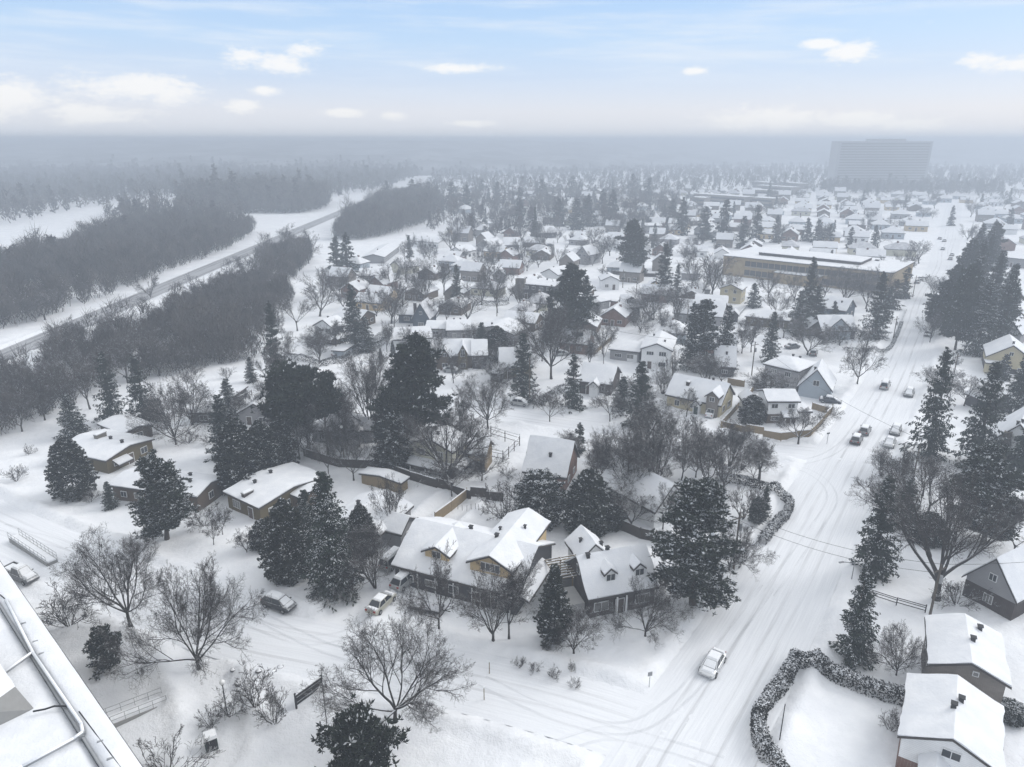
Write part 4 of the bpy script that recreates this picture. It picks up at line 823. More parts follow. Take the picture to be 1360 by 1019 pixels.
for (s_, lab, F, Rp, e, ri, ax, wl, dp) in [
 ("tiny white house", "tiny white house with a flat snowy top beside a bare tree", (676, 350), (698, 351), 3.0, .8, "u", "white", 8),
 ("white roofed chalet", "white chalet with a low gable half hidden by a dark fir", (653, 366), (672, 366), 3.0, 2.4, "v", "grey", 9),
 ("crisp white gable house", "white house with one crisp snowy gable behind the modern brown house", (741, 366), (762, 361), 3.4, 2.2, "u", "white", 9),
 ("small cream gable house", "small cream house with a single window gable, left of the great fir", (798, 373), (824, 373), 3.6, 1.8, "v", "white", 9),
 ("grey shingled house", "grey shingled house with a tall front gable and curved snowy side roof", (764, 338), (782, 340), 4.4, 4.0, "v", "grey", 12),
 ("bright long house", "long bright house with a row of snowy gables left of the great fir", (794, 322), (828, 326), 3.2, 2.4, "u", "white", 10),
 ("long pale bungalow", "long pale bungalow with roof vents, nearest the dark strip of woods", (541, 319), (582, 323), 3.2, 1.8, "u", "white", 11),
 ("angled roof bungalow", "bungalow with an angled snowy roof and two dark chimneys by the wood strip", (511, 342), (531, 327), 2.8, 1.4, "u", "grey", 11),
 ("low front house", "low house with three small snowy gables above a row of brown shrubs", (478, 367), (522, 365), 2.7, 2.2, "u", "brown", 10),
 ("hip roofed house", "house with a bright hipped roof and pale walls behind a tall bare tree", (532, 356), (558, 353), 3.0, 2.6, "u", "cream", 10),
 ("veiled roof house", "house with a thinly snowed roof behind a broad bare crown", (588, 341), (610, 342), 3.0, 2.0, "u", "grey", 10),
 ("sharp white house", "white house with a sharp snowy roof beside the thinly snowed one", (615, 336), (634, 332), 3.6, 2.4, "u", "white", 9),
 ("grey triangle house", "grey house with a triangular gable and low fence in front", (633, 326), (652, 329), 3.0, 3.6, "v", "grey", 10),
 ("far left roof", "pale roof in the clearing beside the far end of the wood strip", (648, 297), (664, 297), 3, 2, "u", "grey", 12),
 ("dark roofed villa", "dark roofed villa with one bright snow patch in the middle distance", (715, 310), (740, 309), 3.0, 3.2, "u", "charcoal", 12),
 ("wedge roofed house", "house with a wedge of grey snow on its roof among dark trees", (668, 326), (690, 326), 3, 3.4, "u", "darkbrick", 11),
 ("white block house", "boxy white house with a flat snowy roof, right of the great fir", (857, 300), (880, 300), 4.8, 1.0, "u", "grey", 12),
 ("sloping roof pair house", "house with a steep tilted snowy roof below the grey apartment rows", (921, 305), (935, 309), 3, 3.6, "v", "grey", 10),
 ("low wide house", "low wide house with a fan shaped snowy roof below the apartment rows", (918, 294), (950, 293), 3, 1.8, "u", "brown", 12)]:
    H(s_, lab, F, None, Rp, e, ri, ax, wl, depth=dp, win="u", vents=((.4, .6),))
# across the main road, on the side of the spruce row
b = H("chimney gabled house", "pale house with a tall brown outside chimney, across the road by the frosted spruces", (1311, 588), None, (1385, 604), 3.6, 4.6, "v", "white", depth=12, win="u", vents=((.52, .1), (.45, .05)), low="charcoal", low_h=2.4)
mb = MB(); mb.hull([b.P(2.0, -.5, -.5), b.P(3.4, -.5, -.5), b.P(3.4, .6, -.5), b.P(2.0, .6, -.5)], [b.P(2.1, -.5, 6.4), b.P(3.3, -.5, 6.4), b.P(3.3, .5, 6.4), b.P(2.1, .5, 6.4)]); mb.build("outside_chimney", M["stone"], b.root)
b = H("tan gabled house", "tan house with a broad gable and a flat roofed side room across the road", (1309, 474), None, (1376, 482), 4.0, 3.6, "v", "yellow", depth=12, win="u", vents=((.5, .1),), low="charcoal", low_h=1.6); wing(b, "", (1309, 482), None, (1338, 485), 3.0, .3, "flat", "yellow", 3)
H("grey gabled house", "grey gabled house directly behind the tan one across the road", (1325, 441), None, (1358, 446), 3.8, 3.4, "v", "grey", depth=12, win="u", vents=((.5, .2),))
H("low snowy garage", "low garage with a bent snowy roof between two spruces across the road", (1315, 537), None, (1352, 534), 2.6, 1.8, "v", "charcoal", depth=7, win="", vents=(), cat="garage", name="garage", door=False)
H("brown stepped gable house", "brown house with stepped snowy gables at the edge of the spruce row", (1326, 416), None, (1362, 421), 3.4, 3.2, "v", "brown", depth=11, win="u", vents=())
H("upper brown gable house", "brown house with the higher of two stacked gables by the spruce row", (1327, 395), None, (1366, 401), 3.8, 3.8, "v", "brown", depth=11, win="u", vents=())
H("wide white complex", "wide low building with a huge flat snowy roof across the far main road", (1318, 340), None, (1372, 346), 4, .4, "flat", "grey", depth=30, win="u", vents=(), cat="building", name="low_building")
b = H("brick bottomed house", "grey gabled house with a dark brick lower wall beside the giant bare tree", (1351, 803), (1270, 769), (1420, 766), 2.9, 4.4, "u", "grey", width=9, low="darkbrick", low_h=2.6, win="v", vents=())
b = H("brown grey stucco house", "grey brown gabled house with a plain end wall and two roof vents", (1232, 883), None, (1344, 914), 4.8, 1.5, "v", "greybrick", depth=8.6, win="", vents=((.55, .45), (.68, .8)), door=False)
b.window(b.root, "u", b.dims[0] * .58, 5.0, .55, .55, "glass_pale", 0); b.window(b.root, "v", 3, 3.6, 1.0, 1.4); b.window(b.root, "v", 6, 3.6, 1.0, 1.4)
b = H("white gabled house", "white house with a low front gable and brick lower floor, closest to the curving hedge", (1192, 978), (1205, 897), (1325, 1010), 4.4, 1.8, "v", "white", along_v=True, width=8.0, low="brick", low_h=2.0, win="", vents=((.55, .6), (.48, .45)), door=False)
lu, lv = b.dims; b.window(b.root, "u", lu * .52, 4.3, 1.5, .9, "glass", 1); b.window(b.root, "v", lv * .4, 3.4, 1.1, 1.2); b.window(b.root, "v", lv * .8, 3.4, 1.1, 1.2)
q = subwing(b, lu * .24, -1.8, 2.5, 2.6, 2.8, 1.1, "v", "white"); q.window(b.root, "u", 1.2, 1.7, 1.2, 1.2, "glass", 2)
# garden sheds
H("long garden shed", "long low brown garden shed beside the dark back fence", (532.6, 643), (478, 628), (541, 637), 2.2, .5, "u", "wood", win="", vents=(), cat="shed", name="garden_shed", door=False, width=2.6)
H("fence corner shed", "small red brown shed by the wide white yard", (809, 400), None, (820, 401), 2.3, .4, "u", "brick", depth=3, win="", vents=(), cat="shed", name="garden_shed", door=False)
H("yard playhouse", "small pointed playhouse beside the flat olive bungalow", (968, 419), None, (982, 420), 2.2, 1.6, "v", "charcoal", depth=4, win="", vents=(), cat="shed", name="garden_shed", door=False)
H("grey patio shed", "small white shed between the long grey house and the corner fence", (1000, 510), None, (1022, 512), 2.2, .5, "shed_u", "grey", depth=4, win="", vents=(), cat="shed", name="garden_shed", door=False)

# ---------------------------------------------------------------- the school, the apartment rows, the tower
f, U, W_, lu, lv = frame(None, (960, 339.4), (1187, 363), 8.2, depth=34)
sb = Block(f, U, W_, lu, lv, 8.2, 0, "flat"); root = empty("school_building", (0, 0, 0)); tag(root, "long flat roofed buff brick school with bands of dark windows", "school")
sb.walls(root, "buff", inset=.3); ro = sb.roof(root, thick=.35)
for z in (2.1, 5.8):
    rz = math.atan2(U[1], U[0]); n = 22
    for k in range(n): mb = MB(); mb.box(sb.on_face("u", 10 + (lu - 12) * (k + .5) / n, z, .05), ((lu - 12) / n - .25, .14, 2.1), rz); mb.build("window", M["glass"], root)
    mb = MB(); mb.box(sb.on_face("u", 10 + (lu - 12) / 2, z - 1.25, .06), (lu - 12, .2, .3), rz); mb.build("sill_band", M["concrete"], root)
mon = Block(sb.P(12, 9, 0)[:2], U, W_, lu - 26, 16, 9.6, 0, "flat", 8); mon.walls(root, "darkbrick", "roof_storey", .1); mon.roof(root, thick=.3, name="roof_storey_roof")
for a, q_ in ((20, 29), (lu - 16, 27), (lu - 12, 25)): sb.vent(ro, a, q_, 1.4)
pr = Block(sb.P(24, -4, 0)[:2], U, W_, 18, 4.5, 4.2, 0, "flat"); pr.walls(root, "buff", "porch_wall", .1); pr.roof(root, name="porch_roof")
HOUSES.append(("long school", *(f + U * lu / 2 + W_ * lv / 2), root)); FOOT += [(*(f + U * t + W_ * lv / 2), 24) for t in np.linspace(8, lu - 8, 6)]
for i, (u0, v0, u1, v1, lab) in enumerate([(921, 257, 990, 262, "nearest and longest grey apartment row with a snowy flat roof"), (998, 262, 1026, 264, "short grey apartment row closest to the school end of the estate"), (1000, 252, 1034, 254, "second apartment row up from the short one, among firs"),
                                    (1004, 246, 1052, 249, "long apartment row in the upper middle of the grey estate"), (1000, 241, 1023, 243, "farthest short apartment row on the side of the wood"), (1032, 241, 1061, 244, "farthest apartment row, on the tower side of the estate"), (916, 262, 936, 263, "small flat building beside the longest apartment row")]):
    f, U, W_, lu, lv = frame(None, (u0, v0), (u1, v1), 7.5, depth=13); bl = Block(f, U, W_, lu, lv, 7.5, 0, "flat"); root = empty("apartment_row", (0, 0, 0))
    tag(root, lab, "apartment block", "low apartment rows in the haze"); bl.walls(root, "greybrick", inset=.2); bl.roof(root, thick=.3); mb = MB(); rz = math.atan2(U[1], U[0])
    for z in (1.9, 5.2):
        mb = MB(); mb.box(bl.on_face("u", lu * .5, z, .05), (lu - 2, .14, 1.5), rz); mb.build("window_band", M["glass"], root)
    HOUSES.append((("longest", "short near", "second", "long upper", "wood side", "tower side", "small flat")[i] + " apartment row", *(f + U * lu / 2 + W_ * 7), root)); FOOT += [(*(f + U * t + W_ * 7), 12) for t in np.arange(5, lu, 12)]
tx0, tx1, ty = 384, 494, 880
root = empty("apartment_tower", (0, 0, 0)); tag(root, "huge grey apartment slab looming through the haze on the horizon", "apartment tower")
tb = Block((tx0, ty), (1, 0), (0, 1), tx1 - tx0, 22, 53.6, 0, "flat"); tb.walls(root, "tower", inset=.2); tb.roof(root, thick=.3)
pb = Block((tx0 + 38, ty + 4), (1, 0), (0, 1), 42, 12, 56.4, 0, "flat", 53.4); pb.walls(root, "tower", "roof_storey", .1); pb.roof(root, thick=.2, name="roof_storey_roof")
for z in np.arange(3, 52, 3.0):
    mb = MB()
    mb.box(((tx0 + tx1) / 2, ty + .1, z), (tx1 - tx0 - 6, .3, 1.4))
    mb.build("window_band", M["glass_pale"], root)
FOOT += [(x, ty + 10, 16) for x in range(tx0, tx1, 12)]
HOUSES.append(("hazy apartment tower", (tx0 + tx1) / 2, ty, root))

# ---------------------------------------------------------------- the many small houses of the grid beyond the school
def small_house(kind):
    wl = ["white", "grey", "brick", "cream", "greybrick", "brown", "tan", "bluegrey"][kind % 8]; ax, ri, lu, lv, e = [("u", 2.6, 12, 8.5, 3.0), ("hip", 2.8, 11, 9, 3.0), ("v", 3.0, 9, 11, 3.2), ("hip", 2.6, 13, 9, 2.9), ("u", 3.4, 10, 8, 4.6), ("v", 2.4, 9.5, 12, 2.9)][kind % 6]
    root = empty("house", (0, 0, 0)); b = Block((-lu / 2, -lv / 2), (1, 0), (0, 1), lu, lv, e, ri, ax); b.walls(root, wl); ro = b.roof(root, "snow_thin" if kind == 3 else "snow_roof")
    for t in (.22, .75): b.window(root, "u", lu * t, 1.6, 1.6, 1.2)
    b.door(root, "u", lu * .48); b.chimney(ro, lu * .62, lv * .55, .8, .6, .9, "brick"); b.garage(root, "u", lu * .5) if False else None
    if kind % 3 == 0: b.subA = None
    return root
SMALL = [small_house(k) for k in range(8)]
def copy_tree(o, parent=None):
    c = o.copy(); col.objects.link(c)
    if parent is not None: c.parent = parent
    for ch in o.children: copy_tree(ch, c)
    return c
used = set()
# more houses between the ones above, on the streets left of the school
FILL = []
for k in range(3000):
    if len(FILL) >= 52: break
    u_, v_ = rnd.uniform(455, 960), rnd.uniform(318, 470); x, y = site(u_, v_)
    if not all((x - a) ** 2 + (y - b_) ** 2 > (r_ + 5.6) ** 2 for a, b_, r_ in FOOT) or x < -78 + (y - 190) * .02: continue
    if min(float(seg_dist(np.array([x]), np.array([y]), ROADS[q][0])[0]) for q in ("main_road", "middle_street", "upper_street", "parkway")) < 11: continue
    n_ = rnd.randrange(8); FILL.append((x, y, n_)); FOOT.append((x, y, 6.5))
E1 = np.array([.93, -.36]); E1 /= np.linalg.norm(E1); E2 = np.array([.38, .925]); E2 /= np.linalg.norm(E2)
main_c = catmull(ROADS["main_road"][0], 4); FAR = []; INFILL = []
ORD = ["first", "second", "third", "fourth", "fifth", "sixth", "seventh", "eighth", "ninth", "tenth", "eleventh", "twelfth", "thirteenth", "fourteenth", "fifteenth", "sixteenth", "seventeenth", "eighteenth", "nineteenth", "twentieth"] + ["%dth" % k for k in range(21, 99)]
O0 = np.array([168., 338.])
def clear(x, y, m):
    return all((x - a) ** 2 + (y - b_) ** 2 > (r_ + m) ** 2 for a, b_, r_ in FOOT) and min(float(seg_dist(np.array([x]), np.array([y]), ROADS[k][0])[0]) for k in ("main_road", "parkway", "upper_street", "middle_street")) > 10 + m
row = 0; d2 = 0.0
while d2 < 470 and row < 20:
    cells = []
    for c in range(-34, 14):
        p = O0 + E1 * (c * 17.5 + rnd.uniform(-2, 2)) + E2 * (d2 + rnd.uniform(-2.5, 2.5)); u, v, s_ = view(*p, 3)
        if not (600 < u < 1375) or v > 345: continue
        right = c > -9 - row * .2
        pr = .92 if right else (.5 if u > 760 else .4)
        if rnd.random() > pr or not clear(p[0], p[1], 7): continue
        if 1085 < u < 1250 and v < 236: continue
        cells.append((p, right))
    n = 0
    for p, right in cells[::-1]:
        k = rnd.randrange(8); o = SMALL[k] if k not in used else copy_tree(SMALL[k])
        used.add(k); o.location = (p[0], p[1], 0); o.rotation_euler = (0, 0, math.atan2(E1[1], E1[0]) + rnd.choice((0, 0, 0, math.pi, math.pi / 2)) * (1 if right else rnd.uniform(.6, 1.4)) + rnd.uniform(-.06, .06)); s_ = rnd.uniform(.9, 1.15); o.scale = (s_, s_, s_)
        nm = "%s house of the %s hazy row" % (ORD[n], ORD[row])
        tag(o, "snow roofed %s, counting from the main road" % nm, "house", "small houses on the far grid of streets")
        FAR.append((nm, p[0], p[1], o)); FOOT.append((p[0], p[1], 7)); n += 1
    row += 1; d2 += 30 if row % 2 else 46
for i_, (x, y, k) in enumerate(FILL):
    o = SMALL[k] if k not in used else copy_tree(SMALL[k]); used.add(k); o.location = (x, y, gz(x, y)); o.rotation_euler = (0, 0, -.37 + rnd.choice((0, 0, math.pi / 2)) + rnd.uniform(-.12, .12)); o.scale = (.92, .92, .92)
    INFILL.append((o, x, y, k))
for k in range(8):
    if k not in used:
        for ch in list(SMALL[k].children_recursive): bpy.data.objects.remove(ch)
        bpy.data.objects.remove(SMALL[k])
# ---------------------------------------------------------------- the trees one can tell apart: kind, base u, v, top v, crown width (photo), variant, label
T = [
 ("hero_bare", 175, 838, 712, 125, 2, "spreading bare tree left of the wider one near the big flat roof"), ("hero_bare", 264, 888, 733, 158, 1, "wide bare tree with low forking trunks near the metal ramp"),
 ("bush", 92, 832, 785, 80, 0, "low tangled apple tree at the edge of the big flat roof"), ("small_pine", 143, 888, 842, 42, 0, "small round pine alone in the snow below the bare trees"),
 ("hero_bare", 525, 960, 812, 185, 0, "large vase shaped bare tree standing alone in front of the street"), ("pine", 482, 1062, 942, 118, 2, "dense dark pine at the lower edge below the vase shaped tree"),
 ("bare", 583, 838, 728, 85, 1, "slim bare tree over the snowed in trailer"), ("bare", 655, 856, 752, 92, 3, "forked bare tree in front of the tan house's dormers"), ("upright", 676, 850, 745, 60, 1, "thin upright bare tree by the tan house's right corner"),
 ("bare", 762, 870, 800, 75, 3, "small three stemmed bare tree beside the dark columnar cedar"), ("hero_bare", 857, 846, 762, 100, 1, "low leaning bare tree in front of the dark brick dormered house"),
 ("cedar", 735, 854, 750, 54, 1, "dark columnar cedar left of the dark brick dormered house"), ("draped", 442, 785, 632, 105, 0, "huge snow draped spruce in front of the grey roofed house"),
 ("cedar", 386, 768, 660, 82, 2, "dense rounded cedar against the snow draped spruce"), ("cedar", 352, 728, 690, 46, 0, "low cedar bush on the left flank of the rounded cedar"), ("draped", 412, 742, 650, 60, 0, "slender snowy spruce between the rounded cedar and olive bungalow"),
 ("upright", 499, 780, 688, 72, 0, "bare multi stemmed tree at the head of the driveway"), ("cedar", 482, 738, 668, 50, 2, "dark bushy cedar left of the driveway"), ("bare", 521, 715, 628, 50, 1, "thin bare tree behind the parked vans"),
 ("pine", 222, 718, 598, 84, 0, "open branched pine in front of the glass gabled bungalow"), ("cedar", 100, 660, 578, 68, 2, "big dark rounded cedar in front of the brown chimney bungalow"),
 ("spruce", 148, 676, 641, 28, 0, "knee high young spruce on the lawn right of the rounded cedar"), ("bare", 284, 725, 690, 30, 2, "thin sapling left of the olive walled bungalow"), ("bare", 296, 712, 668, 28, 0, "slim sapling by the olive walled bungalow's corner"), ("bare", 328, 735, 700, 34, 3, "small bare sapling in front of the olive walled bungalow"), ("bush", 270, 700, 672, 60, 1, "shaggy snowy shrub under the open branched pine"),
 ("spruce", 152, 562, 468, 54, 1, "tall dark spruce behind the brown chimney bungalow's wing"), ("spruce", 192, 562, 472, 58, 1, "tall broad spruce beside its darker twin behind the bungalow"), ("spruce", 100, 582, 524, 52, 2, "shorter spruce at the scrub edge left of the tall pair"),
 ("hero_bare", 234, 592, 500, 90, 1, "snow laced bare tree above the glass gabled bungalow"), ("bare", 256, 566, 486, 74, 3, "fan shaped bare tree in front of the dark terrace house"), ("bush", 250, 590, 572, 42, 0, "dark low shrub right of the snow laced tree"), ("bush", 282, 592, 574, 34, 1, "small dark shrub below the dark terrace house"),
 ("spruce", 306, 556, 503, 40, 2, "snow clotted twin topped spruce by the dark terrace house"), ("cedar", 322, 650, 552, 78, 2, "massive dark cedar on the left behind the olive walled bungalow"), ("cedar", 352, 640, 556, 62, 2, "dark cedar in the middle of the mass behind the olive bungalow"), ("spruce", 300, 610, 525, 58, 0, "ragged snowy spruce above the massive dark cedars"), ("cedar", 376, 622, 552, 52, 2, "dark cedar at the right end of the mass behind the bungalow"), ("upright", 398, 612, 520, 46, 1, "bare multi stemmed tree beside the umbrella shaped pines"),
 ("spruce", 334, 508, 474, 24, 0, "small neat spruce alone on the white slope"), ("bare", 353, 508, 470, 26, 2, "thin bare tree right of the small neat spruce"), ("bush", 302, 503, 486, 18, 0, "tiny shrub on the white slope left of the neat spruce"),
 ("spruce", 369, 512, 402, 46, 1, "tall spruce at the left corner of the square hedged yard"), ("bare", 380, 516, 440, 62, 0, "bare tree against the left corner of the hedged yard"), ("spruce", 472, 464, 378, 48, 0, "tall dense spruce beside the white gable house"), ("spruce", 487, 468, 420, 36, 2, "shorter spruce leaning on the tall dense one"), ("bare", 425, 482, 432, 40, 3, "brownish bare tree inside the square hedged yard"),
 ("umbrella", 385, 612, 488, 92, 0, "flat topped umbrella pine with a wide dark crown"), ("umbrella", 436, 606, 492, 66, 1, "flat topped umbrella pine on the right of its wider neighbour"), ("upright", 374, 606, 520, 60, 0, "crowded bare stems under the umbrella pines"), ("upright", 412, 600, 530, 50, 1, "tall thin bare stems in front of the grey hip roof"),
 ("hero_bare", 492, 585, 468, 92, 2, "forked bare tree left of the great dark pine"), ("pine", 552, 606, 446, 104, 1, "great dark pine towering over the middle of the street"), ("pine", 522, 598, 520, 56, 1, "lower dark pine on the left flank of the great pine"), ("cedar", 524, 625, 548, 62, 0, "snow dusted cedar under the great dark pine"),
 ("hero_bare", 592, 646, 535, 140, 3, "twisted snow limbed tree in front of the cream house"), ("spruce", 694, 532, 442, 50, 0, "tall frosted spruce in front of the olive ended house"), ("spruce", 760, 545, 470, 44, 1, "spruce beside the porch gabled house on the cross street"), ("spruce", 848, 566, 478, 58, 0, "ragged spruce between the beige house and the porch gabled house"), ("spruce", 826, 545, 500, 40, 2, "snowy lower spruce left of the ragged one"), ("bare", 822, 540, 498, 52, 1, "bare tree hiding the porch gabled house's end"),
 ("upright", 840, 665, 560, 82, 0, "thick clump of bare stems behind the split pitched house"), ("upright", 872, 655, 545, 86, 0, "wide fan of bare stems above the split pitched house"), ("upright", 806, 650, 566, 56, 0, "leftmost clump of bare stems by the larch"), ("upright", 858, 600, 520, 66, 1, "bare trees in front of the beige front gabled house"), ("upright", 790, 640, 590, 60, 1, "low tangle of bare stems right of the steep white roof"),
 ("far_spruce", 769, 602, 560, 22, 2, "thin see through larch by the cross street"), ("cedar", 780, 705, 620, 84, 2, "dark wide cedar between the two dormered houses"), ("cedar", 718, 695, 626, 78, 3, "snow speckled holly in front of the steep white roof"), ("bush", 668, 690, 640, 70, 1, "tangled dark shrubs left of the snow speckled holly"), ("bush", 690, 670, 628, 56, 0, "pale twiggy shrub by the steep white roofed house"), ("bush", 700, 725, 690, 40, 1, "low thicket behind the tan house's end"), ("cedar", 812, 700, 650, 46, 2, "dark cedar behind the dormered cottage"), ("bare", 838, 700, 640, 70, 3, "bare yellowish tree against the split pitched house"), ("bare", 880, 705, 640, 46, 0, "small bare tree in the yard of the split pitched house"),
 ("pine", 920, 806, 648, 128, 0, "big snow tipped pine right of the dark brick dormered house"), ("bare", 938, 657, 562, 84, 0, "twin trunked bare tree on the corner lawn"), ("bare", 960, 668, 575, 70, 2, "slender bare tree on the corner lawn beside its twin"), ("bush", 985, 690, 640, 50, 0, "loose bare shrub inside the long curved hedge"), ("spruce", 1014, 690, 648, 24, 0, "small spruce inside the long curved hedge"), ("cedar", 1003, 700, 664, 26, 2, "round dark bush against the small spruce in the hedge"), ("hero_bare", 968, 760, 690, 90, 1, "leaning bare tree under the utility pole"),
 ("spruce", 915, 492, 402, 44, 1, "left one of the three tall spruces in a clump"), ("pine", 935, 497, 398, 48, 0, "middle and thickest of the three tall conifers in a clump"), ("spruce", 961, 492, 404, 44, 2, "right one of the three tall spruces in a clump"),
 ("spruce", 1021, 482, 414, 34, 0, "dark spruce by the pole left of the long grey house"), ("bare", 1072, 472, 420, 60, 3, "fan of bare stems behind the long grey house"), ("spruce", 1070, 430, 340, 36, 0, "tall thin spruce in front of the long school"), ("spruce", 1080, 440, 378, 52, 1, "broad spruce left of the blue fronted cottage"), ("spruce", 1058, 445, 385, 40, 2, "ragged spruce above the flat olive bungalow"), ("far_spruce", 1000, 408, 375, 26, 1, "dark bush like spruce right of the small yellow house"), ("spruce", 1160, 450, 362, 48, 1, "dark spruce by the main road right of the cottage"), ("upright", 1120, 400, 350, 60, 0, "bare trees in front of the school's right half"),
 ("bare", 1138, 512, 444, 54, 1, "oval bare tree on the open corner by the parked vans"), ("bare", 1060, 590, 536, 66, 0, "bare tree behind the corner of the wooden fence"), ("cedar", 997, 562, 524, 42, 0, "drooping evergreen in front of the white corner house"), ("bush", 1003, 576, 568, 18, 0, "tiny shrub in the white fenced yard"), ("bush", 1107, 555, 540, 20, 1, "small shrub at the right end of the wooden fence"),
 ("spruce", 1230, 608, 464, 72, 1, "tall frosted spruce standing beside the main road's parked cars"), ("spruce", 1292, 622, 480, 70, 0, "tall frosted spruce in front of the chimney gabled house"), ("spruce", 1345, 560, 470, 60, 1, "spruce overlapping the low snowy garage"), ("spruce", 1158, 764, 632, 74, 0, "spruce by the main road left of the giant bare tree"), ("hero_bare", 1243, 798, 606, 178, 3, "giant bare tree with snow lined limbs across the road"), ("pine", 1305, 725, 592, 96, 0, "loose dark pine behind the giant bare tree"), ("spruce", 1200, 700, 640, 60, 1, "lower dark spruce between the pole and the giant bare tree"), ("cedar", 1340, 690, 668, 60, 2, "low dark hedge like cedar behind the giant tree"), ("cedar", 1230, 720, 680, 60, 2, "dark rounded bush left of the loose pine"),
 ("spruce", 1132, 878, 758, 70, 2, "frosted spruce standing alone above the curving hedge"), ("hero_bare", 1190, 898, 826, 74, 1, "knotted bare apple tree beside the curving hedge"), ("upright", 1170, 632, 590, 40, 0, "bare roadside thicket below the tall frosted spruce"), ("bush", 1270, 805, 775, 60, 0, "low shrubs at the foot of the giant bare tree"), ("bush", 1320, 790, 762, 70, 1, "loose shrubs by the brick bottomed house"), ("bush", 1182, 972, 945, 30, 0, "round bare shrub by the white gabled house"), ("cedar", 1340, 955, 935, 50, 3, "snowy low bushes behind the white gabled house"),
 ("pine", 841, 372, 292, 46, 1, "great dark fir beside the small cream gable house"), ("spruce", 880, 398, 322, 40, 0, "tall spruce right of the great dark fir"), ("spruce", 898, 398, 350, 24, 1, "short pointed spruce beside the long snowy roof"), ("upright", 868, 425, 378, 66, 0, "dense dark bare crown right of the black dormer cottage"), ("hero_bare", 850, 442, 405, 46, 1, "low bare tree in the wide white yard"), ("pine", 755, 462, 352, 64, 1, "dark tall pine right of the modern brown house"), ("hero_bare", 732, 505, 400, 88, 2, "big dark bare tree in front of the brick bungalow"), ("spruce", 730, 455, 380, 40, 1, "dark spruce left of the tall pine by the modern house"), ("spruce", 776, 440, 365, 46, 0, "dark spruce right of the tall pine by the modern house"),
 ("spruce", 607, 412, 350, 26, 0, "narrow spruce on the white slope above the stepped roofs"), ("upright", 566, 405, 340, 44, 0, "tall bare trees left of the narrow spruce"), ("upright", 590, 392, 345, 40, 1, "tall bare tree between the thinly snowed roof and the spruce"), ("far_spruce", 462, 362, 308, 34, 1, "dark fir at the tip of the wood strip, right one of two"), ("far_spruce", 447, 358, 312, 32, 1, "dark fir at the tip of the wood strip, left one of two"), ("spruce", 640, 470, 428, 34, 0, "snowy spruce behind the double gabled brown house"), ("cedar", 660, 478, 432, 48, 2, "dark dense cedar beside the snowy spruce behind the brown house"), ("spruce", 710, 325, 274, 18, 0, "dark pointed spruce standing above the far villa"), ("cedar", 578, 485, 440, 0, 1, None),
 ("bare", 678, 485, 440, 50, 1, "brown bare tree behind the olive ended house"), ("cedar", 506, 482, 462, 8, 1, "first thin columnar cedar by the pale roofed bungalow"), ("cedar", 522, 474, 452, 8, 1, "second thin columnar cedar, closer to the bungalow wall"), ("bare", 602, 510, 462, 40, 1, "small bare tree in front of the double gabled house"), ("bare", 655, 510, 468, 56, 3, "bare tree in the yard of the olive ended house"), ("bush", 668, 512, 498, 26, 1, "round dark shrub in front of the olive ended house"), ("bare", 610, 585, 512, 70, 1, "bare crown behind the twisted tree"), ("hero_bare", 648, 570, 498, 70, 2, "bare street tree by the cross street's left end"), ("upright", 793, 428, 398, 28, 0, "small oval bare tree by the board fence"), ("bush", 720, 540, 515, 50, 0, "dark clipped bushes by the cross street"),
 ("hero_bare", 90, 470, 420, 64, 1, "gnarled bare tree beside the parkway at the left"), ("hero_bare", 60, 425, 385, 60, 2, "snow laced tree at the edge of the woods by the parkway"), ("bush", 22, 640, 618, 26, 0, "dry shrubs on the white bank at the far left"), ("bush", 40, 605, 590, 16, 1, "small dry tuft on the white bank"), ("bush", 120, 668, 650, 26, 0, "dry shrub below the rounded cedar"), ("bush", 62, 652, 640, 12, 0, None),
]
for t in T:
    if t[6] is None: continue
    plant_px(t[0], t[1], t[2], t[3], t[4], var=t[5], label=t[6])
